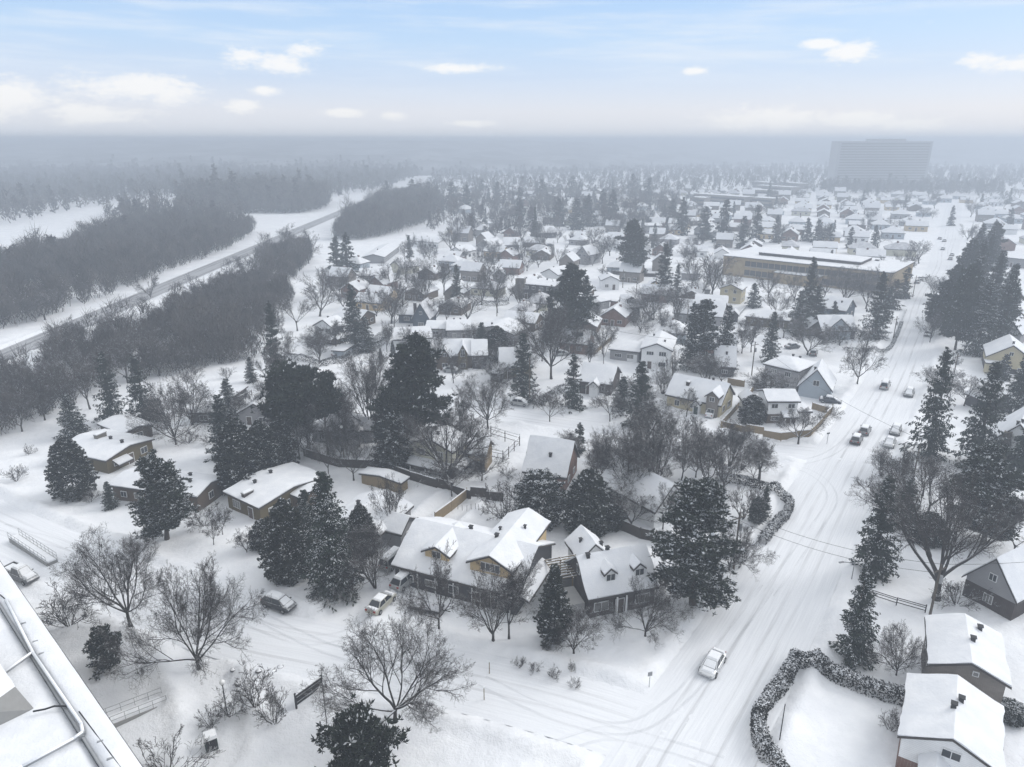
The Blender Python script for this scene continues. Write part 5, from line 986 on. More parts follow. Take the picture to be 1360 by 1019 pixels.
# spruces crowding the far side of the main road, and scattered evergreens
for k, (u, v, tv, wd) in enumerate([(1268, 466, 352, 46), (1296, 472, 372, 52), (1324, 468, 350, 46), (1250, 446, 374, 44), (1282, 440, 338, 50), (1310, 434, 335, 44), (1262, 424, 352, 40), (1290, 410, 318, 42), (1336, 452, 380, 40), (1276, 396, 318, 36), (1302, 392, 306, 36), (1290, 376, 300, 34), (1308, 366, 296, 30), (1296, 352, 296, 28), (1318, 408, 330, 34), (1240, 436, 392, 30), (1336, 402, 352, 30), (1313, 345, 292, 26)]):
    plant_px("spruce" if k % 3 else "pine", u, v, tv, wd * 1.05, group="spruces crowding the roadside", **({} if k % 3 else {"var": 1}))
for (u, v, tv, wd) in [(1352, 640, 560, 60), (1358, 520, 470, 40), (1330, 505, 470, 36), (985, 330, 285, 22), (1003, 322, 270, 22), (1030, 322, 285, 20), (1071, 320, 288, 22), (1085, 322, 290, 20), (1100, 322, 296, 20), (960, 322, 262, 30), (905, 312, 260, 24), (935, 318, 272, 28), (892, 300, 262, 22), (812, 300, 250, 26), (780, 300, 258, 28), (765, 305, 262, 26), (800, 290, 250, 24), (742, 300, 262, 26), (690, 302, 262, 22), (620, 280, 244, 22), (600, 275, 240, 20), (570, 272, 240, 20), (548, 270, 236, 22), (515, 268, 238, 20), (690, 280, 246, 20), (720, 270, 236, 22), (860, 272, 234, 26), (840, 262, 230, 24), (660, 270, 240, 20), (640, 262, 236, 18), (760, 262, 232, 20), (1160, 330, 298, 16), (1128, 330, 300, 14), (1020, 268, 245, 12), (1150, 262, 240, 10), (1262, 300, 272, 12), (1340, 300, 275, 14), (1185, 410, 370, 28), (1200, 396, 352, 22), (1175, 425, 380, 26), (1105, 438, 398, 22)]:
    plant_px("far_spruce", u, v, tv, wd)
# bare trees in the yards, placed between the houses
NEARBARE = [(270, 405, 362, 40), (285, 396, 360, 34), (330, 372, 338, 40), (348, 366, 330, 36), (232, 432, 392, 40), (120, 470, 425, 50), (150, 455, 415, 44), (410, 350, 308, 40), (385, 330, 296, 36), (430, 395, 350, 40), (425, 420, 372, 44), (395, 440, 392, 44), (200, 395, 360, 34), (75, 415, 372, 44), (360, 455, 412, 40), (290, 470, 432, 36), (40, 520, 470, 60), (100, 505, 458, 56), (325, 290, 268, 22), (250, 345, 312, 30), (180, 372, 335, 32), (340, 560, 505, 50), (300, 470, 440, 30), (140, 520, 450, 60), (120, 545, 478, 56), (60, 560, 490, 60), (30, 575, 512, 56), (90, 555, 480, 66), (20, 545, 480, 60), (170, 510, 446, 60), (212, 500, 440, 60), (195, 490, 430, 60), (455, 600, 540, 56), (470, 640, 580, 50), (445, 560, 510, 50), (500, 520, 455, 56), (620, 610, 560, 50), (640, 640, 590, 56), (600, 660, 615, 46), (730, 560, 520, 36), (545, 470, 430, 40), (575, 430, 395, 40), (520, 430, 380, 44), (500, 420, 375, 44), (535, 410, 365, 40), (450, 400, 350, 44), (620, 430, 390, 36), (640, 405, 350, 40), (660, 400, 350, 40), (690, 410, 370, 36), (710, 425, 385, 36), (700, 360, 325, 30), (715, 355, 330, 30), (720, 330, 300, 26), (760, 400, 360, 34), (720, 480, 430, 46), (800, 470, 425, 40), (690, 500, 460, 40), (810, 560, 520, 40), (880, 450, 405, 40), (900, 430, 380, 40), (930, 400, 345, 40), (945, 395, 335, 46), (920, 380, 335, 40), (960, 400, 360, 34), (890, 470, 430, 36), (985, 470, 430, 36), (1000, 455, 415, 34), (1040, 450, 415, 36), (1030, 425, 380, 40), (1055, 400, 358, 40), (1020, 395, 355, 40), (1150, 410, 362, 44), (1170, 395, 350, 40), (1185, 375, 335, 36), (1200, 370, 330, 34), (1220, 350, 318, 26), (1095, 395, 350, 40), (1115, 460, 425, 36), (1150, 465, 430, 36), (1190, 660, 600, 50), (1175, 690, 625, 56), (1225, 660, 600, 60), (1260, 540, 500, 50), (1250, 520, 485, 44), (1280, 540, 500, 46), (1340, 620, 575, 50), (1235, 455, 410, 36), (1240, 400, 365, 34), (1330, 545, 505, 40), (1345, 740, 690, 66), (1280, 700, 620, 80), (1230, 690, 610, 70), (960, 640, 590, 50), (905, 640, 585, 50), (925, 600, 560, 44), (890, 590, 545, 40), (1000, 640, 605, 36), (990, 620, 592, 26), (850, 330, 300, 26), (870, 340, 305, 30), (780, 345, 315, 26), (800, 350, 318, 24), (740, 350, 318, 28), (690, 345, 315, 26), (640, 360, 325, 30), (655, 350, 318, 28), (600, 335, 305, 28), (570, 345, 315, 26), (540, 375, 340, 28), (520, 385, 345, 34), (490, 390, 350, 34), (610, 320, 290, 26), (630, 312, 285, 24), (660, 310, 280, 26), (680, 300, 275, 22)]
for u, v, tv, wd in NEARBARE:
    plant_px("bare" if v > 430 else "far_bare", u, v, tv, wd * 1.1)
FARTREES = []
nb_ = 0
for k in range(6000):      # more bare trees and shrubs in the gardens
    if nb_ >= 75: break
    u_, v_ = rnd.uniform(400, 1010), rnd.uniform(325, 640); x, y = site(u_, v_)
    if not clear(x, y, -.5) or (x < -70 and y > 180): continue
    if rnd.random() < .3: plant("bush", x, y, rnd.uniform(1.2, 2.6))
    else: plant("far_bare" if y > 230 else rnd.choice(("bare", "bare", "upright")), x, y, rnd.uniform(5.5, 12), rnd.uniform(5, 9.5))
    FOOT.append((x, y, 2.0)); nb_ += 1
n = 0
for k in range(5200):
    if n >= 200: break
    y = 300 + 560 * rnd.random() ** 1.1; x = y * rnd.uniform(-.16, .80); u, v, s_ = view(x, y, 4)
    if not (520 < u < 1372) or v > 350 or (1080 < u < 1250 and v < 236): continue
    if u > 1000 and rnd.random() < .30: continue
    if not clear(x, y, -1.5): continue
    if rnd.random() < .22: o = plant("far_spruce", x, y, rnd.uniform(8, 15))
    else: o = plant("far_bare", x, y, rnd.uniform(7, 13), rnd.uniform(7, 11))
    n += 1; FOOT.append((x, y, 2.5))
# ---------------------------------------------------------------- woods that read as one mass
def inpoly(x, y, pg):
    c = np.zeros(x.shape, bool); j = len(pg) - 1
    for i in range(len(pg)):
        xi, yi = pg[i]; xj, yj = pg[j]; t = ((yi > y) != (yj > y)) & (x < (xj - xi) * (y - yi) / (yj - yi + 1e-9) + xi); c ^= t; j = i
    return c
def wood(name, label, polys, spacing, hts, blades, mat, seed, wid=.16, firs=0.0, spread=.3, jag=1.0, gap=.36):
    r = np.random.default_rng(seed); P = []
    for pg in polys:
        a = np.array(pg); x0, y0 = a.min(0); x1, y1 = a.max(0); gx_, gy_ = np.meshgrid(np.arange(x0, x1, spacing), np.arange(y0, y1, spacing))
        x = (gx_ + r.uniform(-.5, .5, gx_.shape) * spacing).ravel(); y = (gy_ + r.uniform(-.5, .5, gx_.shape) * spacing).ravel(); k = inpoly(x, y, pg) & (.75 * vnoise(x, y, 24, seed + 40) + .45 * vnoise(x, y, 8, seed + 42) + .3 * vnoise(x, y, 4, seed + 41) > gap)
        P.append(np.stack([x[k], y[k]], -1))
    P = np.concatenate(P); n_ = len(P); h = r.uniform(*hts, n_) * (.62 + .55 * vnoise(P[:, 0], P[:, 1], 22, seed) + .35 * (vnoise(P[:, 0], P[:, 1], 7, seed + 9) - .3)) * np.where(r.random(n_) < .10, 1 + .38 * jag, 1)
    base = np.repeat(P, blades, 0); hh = np.repeat(h, blades); t = r.random(len(base)) ** .7; az = r.uniform(0, 6.283, len(base)); isf = np.repeat(r.random(n_) < firs, blades)
    rr = np.where(isf, hh * .18 * (1 - t) + .1, hh * spread * np.sin(np.pi * np.clip(t * .72 + .16, 0, 1)) * np.sqrt(r.random(len(base))))
    z = np.where(isf, hh * (.05 + t), hh * (.12 + .80 * t))
    C = np.stack([base[:, 0] + np.cos(az) * rr, base[:, 1] + np.sin(az) * rr, z], -1)
    out = np.stack([np.cos(az), np.sin(az), az * 0], -1)
    d = unit(out * np.where(isf, 1.0, .55)[:, None] + np.where(isf, -.3, 1.0)[:, None] * np.array([0, 0, 1.]) + r.normal(size=C.shape) * .42)
    ln = (hh * np.where(isf, .10, .13) * r.uniform(.5, 1.5, len(base)))[:, None]; wv = unit(np.cross(d, r.normal(size=d.shape))) * (wid * np.where(isf, 3.2, 1.0) * r.uniform(.5, 1.5, len(base)))[:, None]
    V = np.stack([C - d * ln - wv, C - d * ln + wv, C + d * ln], 1).reshape(-1, 3); F = np.arange(len(V)).reshape(-1, 3)
    tt = np.clip(np.repeat(r.normal(.4, .3, n_), blades) + r.normal(0, .22, len(base)), 0, 1)
    o = link(name, np_mesh(name, V, F, mat, attrs={"tint": tt})); tag(o, label, "woodland", kind="stuff"); return o
wood("bare_woodland", "grey brown bare woods between the parkway and the snowy field", [[(-160, 196), (-152, 224), (-150, 252), (-148, 288), (-151, 331), (-150, 371), (-158, 430), (-166, 470), (-192, 475), (-250, 520), (-246, 460), (-236, 402), (-226, 346), (-218, 300), (-216, 240), (-215, 190)]], 3.8, (7, 13), 170, M["woods"], 1, .10, gap=.50, jag=1.2, firs=.02)
wood("scrub_strip", "strip of dense bare scrub between the parkway and the houses", [[(-104, 112), (-99, 130), (-96, 147), (-97, 165), (-101, 185), (-99, 200), (-80, 192), (-75, 205), (-74, 228), (-80, 255), (-92, 300), (-97, 345), (-112, 400), (-118, 400), (-124, 345), (-116, 290), (-116, 262), (-110, 205), (-118, 172), (-116, 140), (-116, 112)], [(-92, 158), (-72, 176), (-66, 184), (-80, 187), (-95, 180)]], 2.4, (4.5, 9), 170, M["woods"], 2, .07, gap=.62, jag=1.5)
wood("roadside_wood", "dark rounded strip of woods beside the far bend of the parkway", [[(-104, 420), (-88, 414), (-72, 450), (-62, 495), (-58, 560), (-60, 640), (-78, 720), (-112, 720), (-116, 600), (-112, 500)]], 3.6, (9, 14), 140, M["woods"], 3, .12)
wood("wood_clump", "dark clump of fir and bare woods beyond the field by the parkway", [[(-226, 575), (-168, 578), (-160, 600), (-162, 640), (-175, 700), (-260, 720), (-300, 680), (-280, 610)]], 4.2, (12, 19), 120, M["woods"], 4, .2, firs=.3)
wood("distant_woodland", "endless hazy woodland fading out at the left horizon", [[(-345, 478), (-352, 540), (-362, 620), (-360, 690), (-335, 742), (-250, 742), (-170, 760), (-150, 900), (-150, 1500), (-1300, 1500), (-1300, 800), (-700, 480)], [(-255, 480), (-190, 480), (-180, 520), (-210, 560), (-300, 600), (-320, 560)]], 10.5, (11, 17), 46, M["woods"], 5, .42, firs=.2)
wood("garden_woodland", "hazy dark mass of trees among the far left streets", [[(-60, 640), (-50, 520), (20, 470), (70, 440), (110, 470), (120, 540), (160, 620), (150, 700), (60, 640), (-40, 640)], [(-40, 440), (-10, 400), (30, 420), (10, 470)], [(-60, 470), (-30, 430), (-20, 500), (-50, 540)]], 14, (8, 14), 130, M["woods"], 8, .16, firs=.15)
wood("tower_grove", "hazy trees hiding the foot of the apartment tower", [[(330, 790), (520, 770), (560, 850), (360, 862)]], 9, (9, 15), 90, M["woods"], 9, .25, firs=.2)
wood("distant_suburb_trees", "hazy mass of far trees beyond the streets at the horizon", [[(-100, 760), (-40, 640), (60, 640), (160, 700), (260, 860), (380, 840), (560, 900), (900, 900), (1300, 1500), (-140, 1500)]], 16, (7, 13), 42, M["woods"], 6, .42, firs=.15)
# ---------------------------------------------------------------- hedges
def hedge(name, label, px, w, h, mat="hedge", dens=60, snow=.5, seed=1, z_pts=None, lumpy=.15):
    r = np.random.default_rng(seed); pl = [site(*p) for p in px]; C0 = catmull(pl, .5); T = np.gradient(C0, axis=0); T /= np.linalg.norm(T, axis=1)[:, None]; ln = len(C0) * .5
    n = int(ln * (2 * h + w) * dens); i = r.integers(0, len(C0), n); c = C0[i] + T[i] * r.uniform(-.3, .3, (n, 1)); Nn = np.stack([-T[i][:, 1], T[i][:, 0]], -1)
    a = r.uniform(0, math.pi, n); ca, sa = np.cos(a), np.sin(a); k = 1 / np.maximum(np.abs(ca) ** 7 + np.abs(sa) ** 7, 1e-6) ** (1 / 7)
    lump = 1 - lumpy + 2 * lumpy * vnoise(c[:, 0], c[:, 1], 1.3, seed)[:, None][:, 0]; low = r.random(n)
    lat = ca * k * w / 2 * lump; z = np.where(np.abs(ca) > .72, low * h * lump, sa * k * h * lump); z = np.minimum(z, h * 1.15)
    depth = 1 - .3 * r.random(n) ** 2; C = np.concatenate([c + Nn * (lat * depth)[:, None], (z * (.6 + .4 * depth))[:, None]], -1) + r.normal(size=(n, 3)) * .05
    C[:, 2] += ground_z(C[:, 0], C[:, 1]) - .05; O = unit(np.concatenate([Nn * ca[:, None], sa[:, None] + .1], -1) + r.normal(size=(n, 3)) * .5)
    A = unit(np.cross(O, r.normal(size=(n, 3)))); B = np.cross(O, A); s = r.uniform(.08, .19, (n, 1)); tint = np.clip(r.normal(.4, .25, n), 0, 1)
    kk = (r.random(n) < snow * 1.25 * smooth(sa * k, .35, .95)) & (vnoise(C[:, 0], C[:, 1], .9, seed + 3) > .25)
    # twiggy core so that the hedge is not hollow
    o = link(name, foliage_mesh(name, [(diamonds(C, A * s, B * s * .6), 0.0, tint), (diamonds(C[kk] + O[kk] * .08, A[kk] * s[kk] * .85, B[kk] * s[kk] * .6), 1.0, tint[kk])], M[mat])); tag(o, label, "hedge"); return o
hedge("hedge", "thick curving hedge along the main road around the white yard", [(1042, 1045), (1015, 1005), (1006, 975), (1010, 950), (1022, 932), (1040, 912), (1056, 880)], 1.25, 1.8, seed=1, snow=.42)
hedge("hedge", "thick straight hedge running from the road to the white gabled house", [(1058, 882), (1085, 893), (1110, 905), (1150, 922), (1196, 935)], 1.4, 1.8, seed=2, snow=.36)
hedge("hedge", "long hedge bending round the corner lawn of the crossroads", [(952, 640), (980, 643), (1010, 650), (1035, 660), (1048, 670), (1044, 686), (1030, 700), (1012, 722)], 1.3, 1.4, seed=3)
hedge("hedge", "short hedge in line with the utility pole by the main road", [(978, 755), (988, 742)], .8, 1.2, seed=4)
hedge("hedge", "dark square hedge round the white gable house's yard", [(385, 478), (410, 482), (430, 490), (455, 482), (480, 470), (505, 460), (518, 450)], 1.1, 1.7, seed=5, snow=.15, dens=36)
hedge("hedge", "straight clipped hedge along the cross street by the frosted spruce", [(705, 543), (722, 535), (748, 520)], 1.6, 1.6, seed=6, snow=.3, dens=40)
hedge("hedge", "snow capped hedge by the white gable house's driveway", [(488, 462), (500, 455), (514, 447)], 2.2, 1.6, seed=7, snow=.95, dens=40)
hedge("hedge", "dark roadside hedge below the tall frosted spruce", [(1205, 612), (1204, 630), (1206, 652), (1204, 672)], 1.6, 1.7, seed=8, snow=.2, dens=40)
hedge("hedge", "hedge along the main road beside the blue fronted cottage", [(1120, 466), (1150, 468), (1178, 466), (1190, 448), (1197, 430)], .9, .9, seed=9, snow=.6, dens=30)
hedge("hedge", "dark clipped round bush in front of the blue fronted cottage", [(1106, 453), (1113, 456), (1120, 459)], 2.8, 1.5, seed=10, snow=.05, dens=30)
hedge("hedge", "snow topped box hedge standing alone by the cross street", [(814, 556), (826, 556)], 1.8, 1.5, seed=11, snow=.9, dens=50)
hedge("hedge", "row of brown shrubs in front of the three gabled low house", [(500, 372), (515, 374), (532, 370)], 2.4, 2.2, seed=12, snow=.1, dens=24)
hedge("hedge", "dark hedge round the far corner of the modern house's yard", [(640, 404), (655, 406), (674, 404)], 2.2, 1.6, seed=13, snow=.1, dens=24)
# ---------------------------------------------------------------- fences
def fence(label, px, h, mat, name="fence", board=True, cap=True, post=2.4):
    pts = [np.array(site(*p)) for p in px]; root = empty(name, (0, 0, 0)); tag(root, label, "fence"); mb = MB(); sn = MB(); pb = MB()
    for a, b in zip(pts[:-1], pts[1:]):
        ln = np.linalg.norm(b - a); t = (b - a) / ln; rz = math.atan2(t[1], t[0]); n = max(1, int(ln / post))
        for k in range(n):
            c = a + t * ln * (k + .5) / n; z = gz(*c)
            if board: mb.box((c[0], c[1], z + h / 2 - .1), (ln / n, .05, h), rz)
            else:
                for q in (.35, .75, 1.0): mb.box((c[0], c[1], z + h * q), (ln / n, .05, .09), rz)
            if cap: sn.box((c[0], c[1], z + h - .02), (ln / n, .16, .12), rz, 0, .02)
            p = a + t * ln * k / n; pb.box((p[0], p[1], gz(*p) + h / 2), (.12, .12, h + .2), rz)
        p = b; pb.box((p[0], p[1], gz(*p) + h / 2), (.12, .12, h + .2), rz)
    mb.build("board_panel" if board else "rails", M[mat], root); pb.build("fence_frame", M[mat], root)
    if cap: sn.build("snow_cover", M["snow_prop"], root)
    return root
fence("pale wooden board fence round the white corner house", [(1008, 513), (957, 569), (990, 578), (1037, 586), (1076, 583), (1104, 553), (1078, 545)], 1.5, "wood")
fence("brown board fence behind the beige front gabled house", [(966, 512), (988, 516)], 1.7, "wood", cap=False)
fence("yellow brown board fence between the shed yard and the tan house", [(620, 662), (600, 678), (578, 694)], 1.8, "wood")
fence("long dark fence along the back yards above the tan house", [(404, 608), (450, 622), (500, 624), (545, 640), (580, 650), (625, 664), (668, 668)], 1.7, "darkwood")
fence("dark fence behind the dark brick dormered house", [(818, 702), (850, 716), (882, 724)], 1.8, "darkwood", cap=False)
fence("timber deck railing beside the carport of the cream house", [(648, 612), (668, 616), (690, 594), (652, 582)], 2.2, "darkwood", board=False)
fence("low rail fence across the yards above the curving hedge", [(1150, 792), (1190, 805), (1228, 816)], 1.0, "black", board=False, cap=False)
fence("board fence along the white addition house's yard", [(812, 452), (789, 472), (770, 464)], 1.5, "wood")
fence("low white edged fence beside the flat olive bungalow", [(990, 410), (975, 428), (958, 445)], 1.1, "metal")
fence("dark fence between the small gable houses and the black dormer cottage", [(812, 364), (845, 367), (875, 368)], 1.6, "darkwood")
fence("snowy low wall by the main road above the cottage", [(1196, 430), (1204, 412)], .8, "concrete")
fence("dark terrace rails beside the dark terrace house", [(262, 560), (300, 548), (335, 528)], 1.6, "darkwood", board=False)
fence("dark fence of the deck below the tan gabled house", [(1310, 492), (1362, 500)], 1.2, "darkwood")
# ---------------------------------------------------------------- vehicles
def car_paint(name, c, rough=.3, metal=.3):
    m, nt, b = nodes(name); b.inputs["Roughness"].default_value = rough; b.inputs["Metallic"].default_value = metal; b.inputs["Specular IOR Level"].default_value = .5
    f = math_n(nt, "MULTIPLY", ramp(nt, upness(nt), .1, .8), ramp(nt, noise(nt, objc(nt), 3.5, 4), .3, .6)); L(nt, mixc(nt, math_n(nt, "MULTIPLY", f, .55), c, (.70, .72, .74)), b.inputs["Base Color"])
    return m
M["paint_black"] = car_paint("black_car_paint", (.02, .022, .025)); M["paint_white"] = car_paint("white_car_paint", (.62, .63, .64)); M["paint_silver"] = car_paint("silver_car_paint", (.33, .34, .34)); M["paint_grey"] = car_paint("grey_car_paint", (.10, .105, .11)); M["paint_gold"] = car_paint("champagne_car_paint", (.38, .37, .31)); M["paint_blue"] = car_paint("dark_car_paint", (.04, .05, .07))
m, nt, b = nodes("tail_lamp"); b.inputs["Base Color"].default_value = (.25, .02, .015, 1); b.inputs["Roughness"].default_value = .3; M["tail"] = m
m, nt, b = nodes("head_lamp"); b.inputs["Base Color"].default_value = (.5, .52, .53, 1); b.inputs["Roughness"].default_value = .15; M["head"] = m
def car(kind, paint, loc, rz, label, group=None, snow=1.0, cat="car", name="parked_car"):
    Ld = {"sedan": 4.6, "suv": 4.5, "van": 5.0, "pickup": 5.5}[kind]; W2 = .92; x0 = -Ld / 2; root = empty(name, (loc[0], loc[1], max(gz(*loc), -.02) + .01), rz); tag(root, label, cat, group)
    # body sections along x: (x, half width, z low, z high)
    dk = {"sedan": .92, "suv": 1.0, "van": 1.05, "pickup": 1.05}[kind]
    secs = [(x0, .70, .42, .62), (x0 + .12, .86, .28, dk - .12), (x0 + .5, W2, .22, dk - .02), (x0 + 1.5, W2 + .02, .2, dk), (0, W2 + .03, .2, dk + .02), (-x0 - 1.4, W2 + .02, .2, dk), (-x0 - .45, W2 - .02, .22, dk - .10), (-x0 - .12, .82, .28, dk - .24), (-x0, .66, .40, dk - .40)]
    def ring(x, w, zl, zh): return [(x, -w * .93, zl), (x, -w, zl + .15), (x, -w, (zl + zh) / 2), (x, -w * .93, zh - .05), (x, -w * .8, zh), (x, w * .8, zh), (x, w * .93, zh - .05), (x, w, (zl + zh) / 2), (x, w, zl + .15), (x, w * .93, zl)]
    V = np.array([ring(*s) for s in secs]).reshape(-1, 3); k = len(ring(*secs[0])); idx = np.arange(len(V)).reshape(-1, k)
    mb = MB(); mb.v = [tuple(v) for v in V]
    for i in range(len(secs) - 1):
        for j in range(k): mb.f.append([idx[i, j], idx[i, (j + 1) % k], idx[i + 1, (j + 1) % k], idx[i + 1, j]]); mb.m.append(0)
    mb.f.append(list(idx[0])); mb.m.append(0); mb.f.append(list(idx[-1][::-1])); mb.m.append(0)
    # cabin
    ca = {"sedan": (x0 + .75, x0 + 1.35, .55, 1.35, 1.44), "suv": (x0 + .2, x0 + .75, .65, 1.45, 1.58), "van": (x0 + .1, x0 + .3, 1.1, 1.85, 1.85), "pickup": (-.75, -.55, .75, 1.45, 1.80)}[kind]
    b0, b1, t1, f1, zt = ca; zb = dk - .06
    top = [(b1, -.66), (t1, -.66), (t1, .66), (b1, .66)]; bot = [(b0, -.84), (f1, -.84), (f1, .84), (b0, .84)]
    mb.hull([(x, y, zb) for x, y in bot], [(x, y, zt) for x, y in top], 0)
    if kind == "pickup": mb.box((x0 + .95, -.86, dk + .12), (1.8, .1, .3)); mb.box((x0 + .95, .86, dk + .12), (1.8, .1, .3)); mb.box((x0 + .08, 0, dk + .12), (.1, 1.7, .3))
    mb.build("body", M[paint], root)
    def pane(nm, p):   # glass slightly proud of the cabin faces
        c = np.mean(p, 0); q = [c + (np.array(v) - c) * .86 for v in p]; n_ = np.cross(q[1] - q[0], q[2] - q[0]); n_ /= np.linalg.norm(n_); n_ *= np.sign(n_ @ (c - np.array([(b1 + t1) / 2, 0, (zb + zt) / 2])))
        g = MB(); g.hull([tuple(v - n_ * .01) for v in q], [tuple(v + n_ * .015) for v in q]); g.build(nm, M["glass"], root)
    B = [np.array((x, y, zb)) for x, y in bot]; Tt = [np.array((x, y, zt)) for x, y in top]
    pane("windscreen", [B[1], B[2], Tt[2], Tt[1]]); pane("rear_window", [B[3], B[0], Tt[0], Tt[3]])
    for s_ in (0, 1):
        i, j = ((0, 1), (2, 3))[s_]; mB = (B[i] + B[j]) / 2; mT = (Tt[i] + Tt[j]) / 2; pane("side_window", [B[i], mB, mT, Tt[i]]); pane("side_window", [mB, B[j], Tt[j], mT])
    for x in (x0 + .85, -x0 - .85):
        for y in (-W2 + .06, W2 - .06):
            w = MB(); w.bar((x, y - .11, .33), (x, y + .11, .33), .33, 0, 14); wo = w.build("wheel", M["rubber"], root); w = MB(); w.bar((x, y - .12, .33), (x, y + .12, .33), .19, 0, 10); w.build("rim", M["metal"], wo)
    for y in (-.6, .6):
        h = MB(); h.box((-x0 - .10, y, dk - .34), (.14, .34, .16)); h.build("headlight", M["head"], root); h = MB(); h.box((x0 + .08, y, dk - .18), (.12, .3, .18)); h.build("tail_light", M["tail"], root)
        h = MB(); h.box((f1 - .35, y * 1.62, dk + .05), (.12, .18, .14)); h.build("mirror", M[paint], root)
    if snow:
        s_ = MB(); t_ = .05 + .13 * snow
        s_.hull([(b1 + .04, -.62, zt + .002), (t1 - .04, -.62, zt + .002), (t1 - .04, .62, zt + .002), (b1 + .04, .62, zt + .002)], [(b1 + .16, -.5, zt + t_), (t1 - .16, -.5, zt + t_), (t1 - .16, .5, zt + t_), (b1 + .16, .5, zt + t_)])
        hx = -x0 - .3
        if hx - f1 > .3: s_.hull([(f1 + .05, -.7, dk - .05), (hx, -.62, dk - .14), (hx, .62, dk - .14), (f1 + .05, .7, dk - .05)], [(f1 + .15, -.6, dk + t_ * .8), (hx - .12, -.5, dk + t_ * .5 - .06), (hx - .12, .5, dk + t_ * .5 - .06), (f1 + .15, .6, dk + t_ * .8)])
        if kind in ("sedan", "pickup"): s_.hull([(x0 + .2, -.7, dk - .04), (b0 - .04, -.7, dk - .04), (b0 - .04, .7, dk - .04), (x0 + .2, .7, dk - .04)], [(x0 + .3, -.6, dk + t_), (b0 - .12, -.6, dk + t_), (b0 - .12, .6, dk + t_), (x0 + .3, .6, dk + t_)])
        if snow > .8: s_.hull([(f1 - .08, -.66, dk + .05), (t1 + .1, -.56, zt - .06), (t1 + .1, .56, zt - .06), (f1 - .08, .66, dk + .05)], [(f1 + .06, -.6, dk + .12), (t1 + .16, -.5, zt + .03), (t1 + .16, .5, zt + .03), (f1 + .06, .6, dk + .12)])
        s_.build("snow_cover", M["snow_prop"], root)
    return root
def heading(a, b): p, q = site(*a), site(*b); return math.atan2(q[1] - p[1], q[0] - p[0])
RD = math.atan2(.83, .56)
car("sedan", "paint_white", site(946, 886), RD + math.pi, "white car driving down the snowy main road towards the hedge", snow=.85, name="moving_car")
car("suv", "paint_black", site(371, 808), heading((340, 785), (395, 803)), "black car with a snow covered roof on the lower street", snow=1.1)
car("sedan", "paint_gold", site(507, 812), heading((497, 815), (520, 793)), "champagne coloured car parked across the lower street's driveway mouth", snow=.5)
car("suv", "paint_silver", site(538, 781), heading((525, 780), (552, 758)), "snowy silver car in the driveway between the champagne car and the van", snow=1.3)
car("van", "paint_silver", site(523, 748), heading((508, 752), (540, 724)), "snow buried van at the top of the driveway", snow=1.5, cat="van", name="parked_van")
car("pickup", "paint_grey", site(30, 772), heading((18, 766), (42, 776)), "grey snowy car half hidden by the big flat roof", snow=1.2)
car("suv", "paint_grey", site(1148, 575), RD, "snowy dark car at the crossroads, the upper one of the left pair", snow=.7); car("suv", "paint_black", site(1137, 587), RD, "snowy black car at the crossroads, the lower one of the left pair", snow=.8)
car("suv", "paint_grey", site(1189, 575), RD + math.pi, "snowy grey car at the crossroads, the upper one of the right pair", snow=1.0); car("sedan", "paint_silver", site(1181, 591), RD + math.pi, "snowy silver car at the crossroads, the lower one of the right pair", snow=1.1)
car("van", "paint_silver", site(1175, 515), RD, "silver van with a whitened roof alone beyond the crossroads", snow=1.2, cat="van", name="parked_van"); car("suv", "paint_grey", site(1207, 525), RD + math.pi, "small grey car right of the lone silver van", snow=1.2)
car("sedan", "paint_black", site(1232, 446), RD + math.pi, "dark car parked against the spruce row on the main road", snow=.6)
car("sedan", "paint_white", site(943, 553), heading((940, 560), (950, 540)), "car buried in snow in front of the beige front gabled house", snow=1.6)
car("suv", "paint_blue", site(632, 620), heading((625, 616), (640, 626)), "dark car under the timber gabled carport", snow=.4); car("sedan", "paint_grey", site(452, 474), 0.5, "snowy car beside the open carport in the hedged yard", snow=1.3)
for u, v, lab in ((1218, 376, "first"), (1222, 372, "second"), (1252, 332, "third"), (1254, 321, "fourth"), (1264, 340, "fifth"), (1262, 345, "sixth"), (1248, 318, "seventh")):
    car("sedan", "paint_grey", site(u, v), RD, "%s of the tiny dark cars up the far main road, counting away from the crossroads" % {"first": "nearest", "second": "second", "sixth": "third", "fifth": "fourth", "third": "fifth", "fourth": "sixth", "seventh": "seventh"}[lab], "cars along the far main road", snow=.8)
car("sedan", "paint_blue", site(1102, 537), heading((1090, 535), (1120, 539)), "dark low car buried beside the pale blue garage", snow=1.5); car("sedan", "paint_grey", site(1052, 463), .4, "snowy car parked behind the long grey house", snow=1.4)
for u, v, t in ((730, 327, "left"), (712, 332, "right")): car("sedan", "paint_grey", site(u, v), .35, "snowy car on the far white street, %s of the villa's yard" % ("nearer the villa" if t == "left" else "nearer the camera side"), snow=1.1)
# snowed in trailer
root = empty("cargo_trailer", (*site(566, 812), gz(*site(566, 812))), heading((546, 807), (588, 815))); tag(root, "long dark flat trailer snowed in under the slim bare tree", "trailer")
mb = MB(); mb.box((0, 0, .55), (4.2, 1.7, .3)); mb.build("deck", M["black"], root); mb = MB(); mb.box((0, 0, .72), (4.1, 1.6, .2), 0, 0, .1); mb.build("snow_cover", M["snow_thin"], root); mb = MB(); mb.bar((2.1, 0, .5), (3.2, 0, .45), .06); mb.build("drawbar", M["black"], root)
for y in (-.9, .9): w = MB(); w.bar((-.3, y - .1, .3), (-.3, y + .1, .3), .3, 0, 12); w.build("wheel", M["rubber"], root)
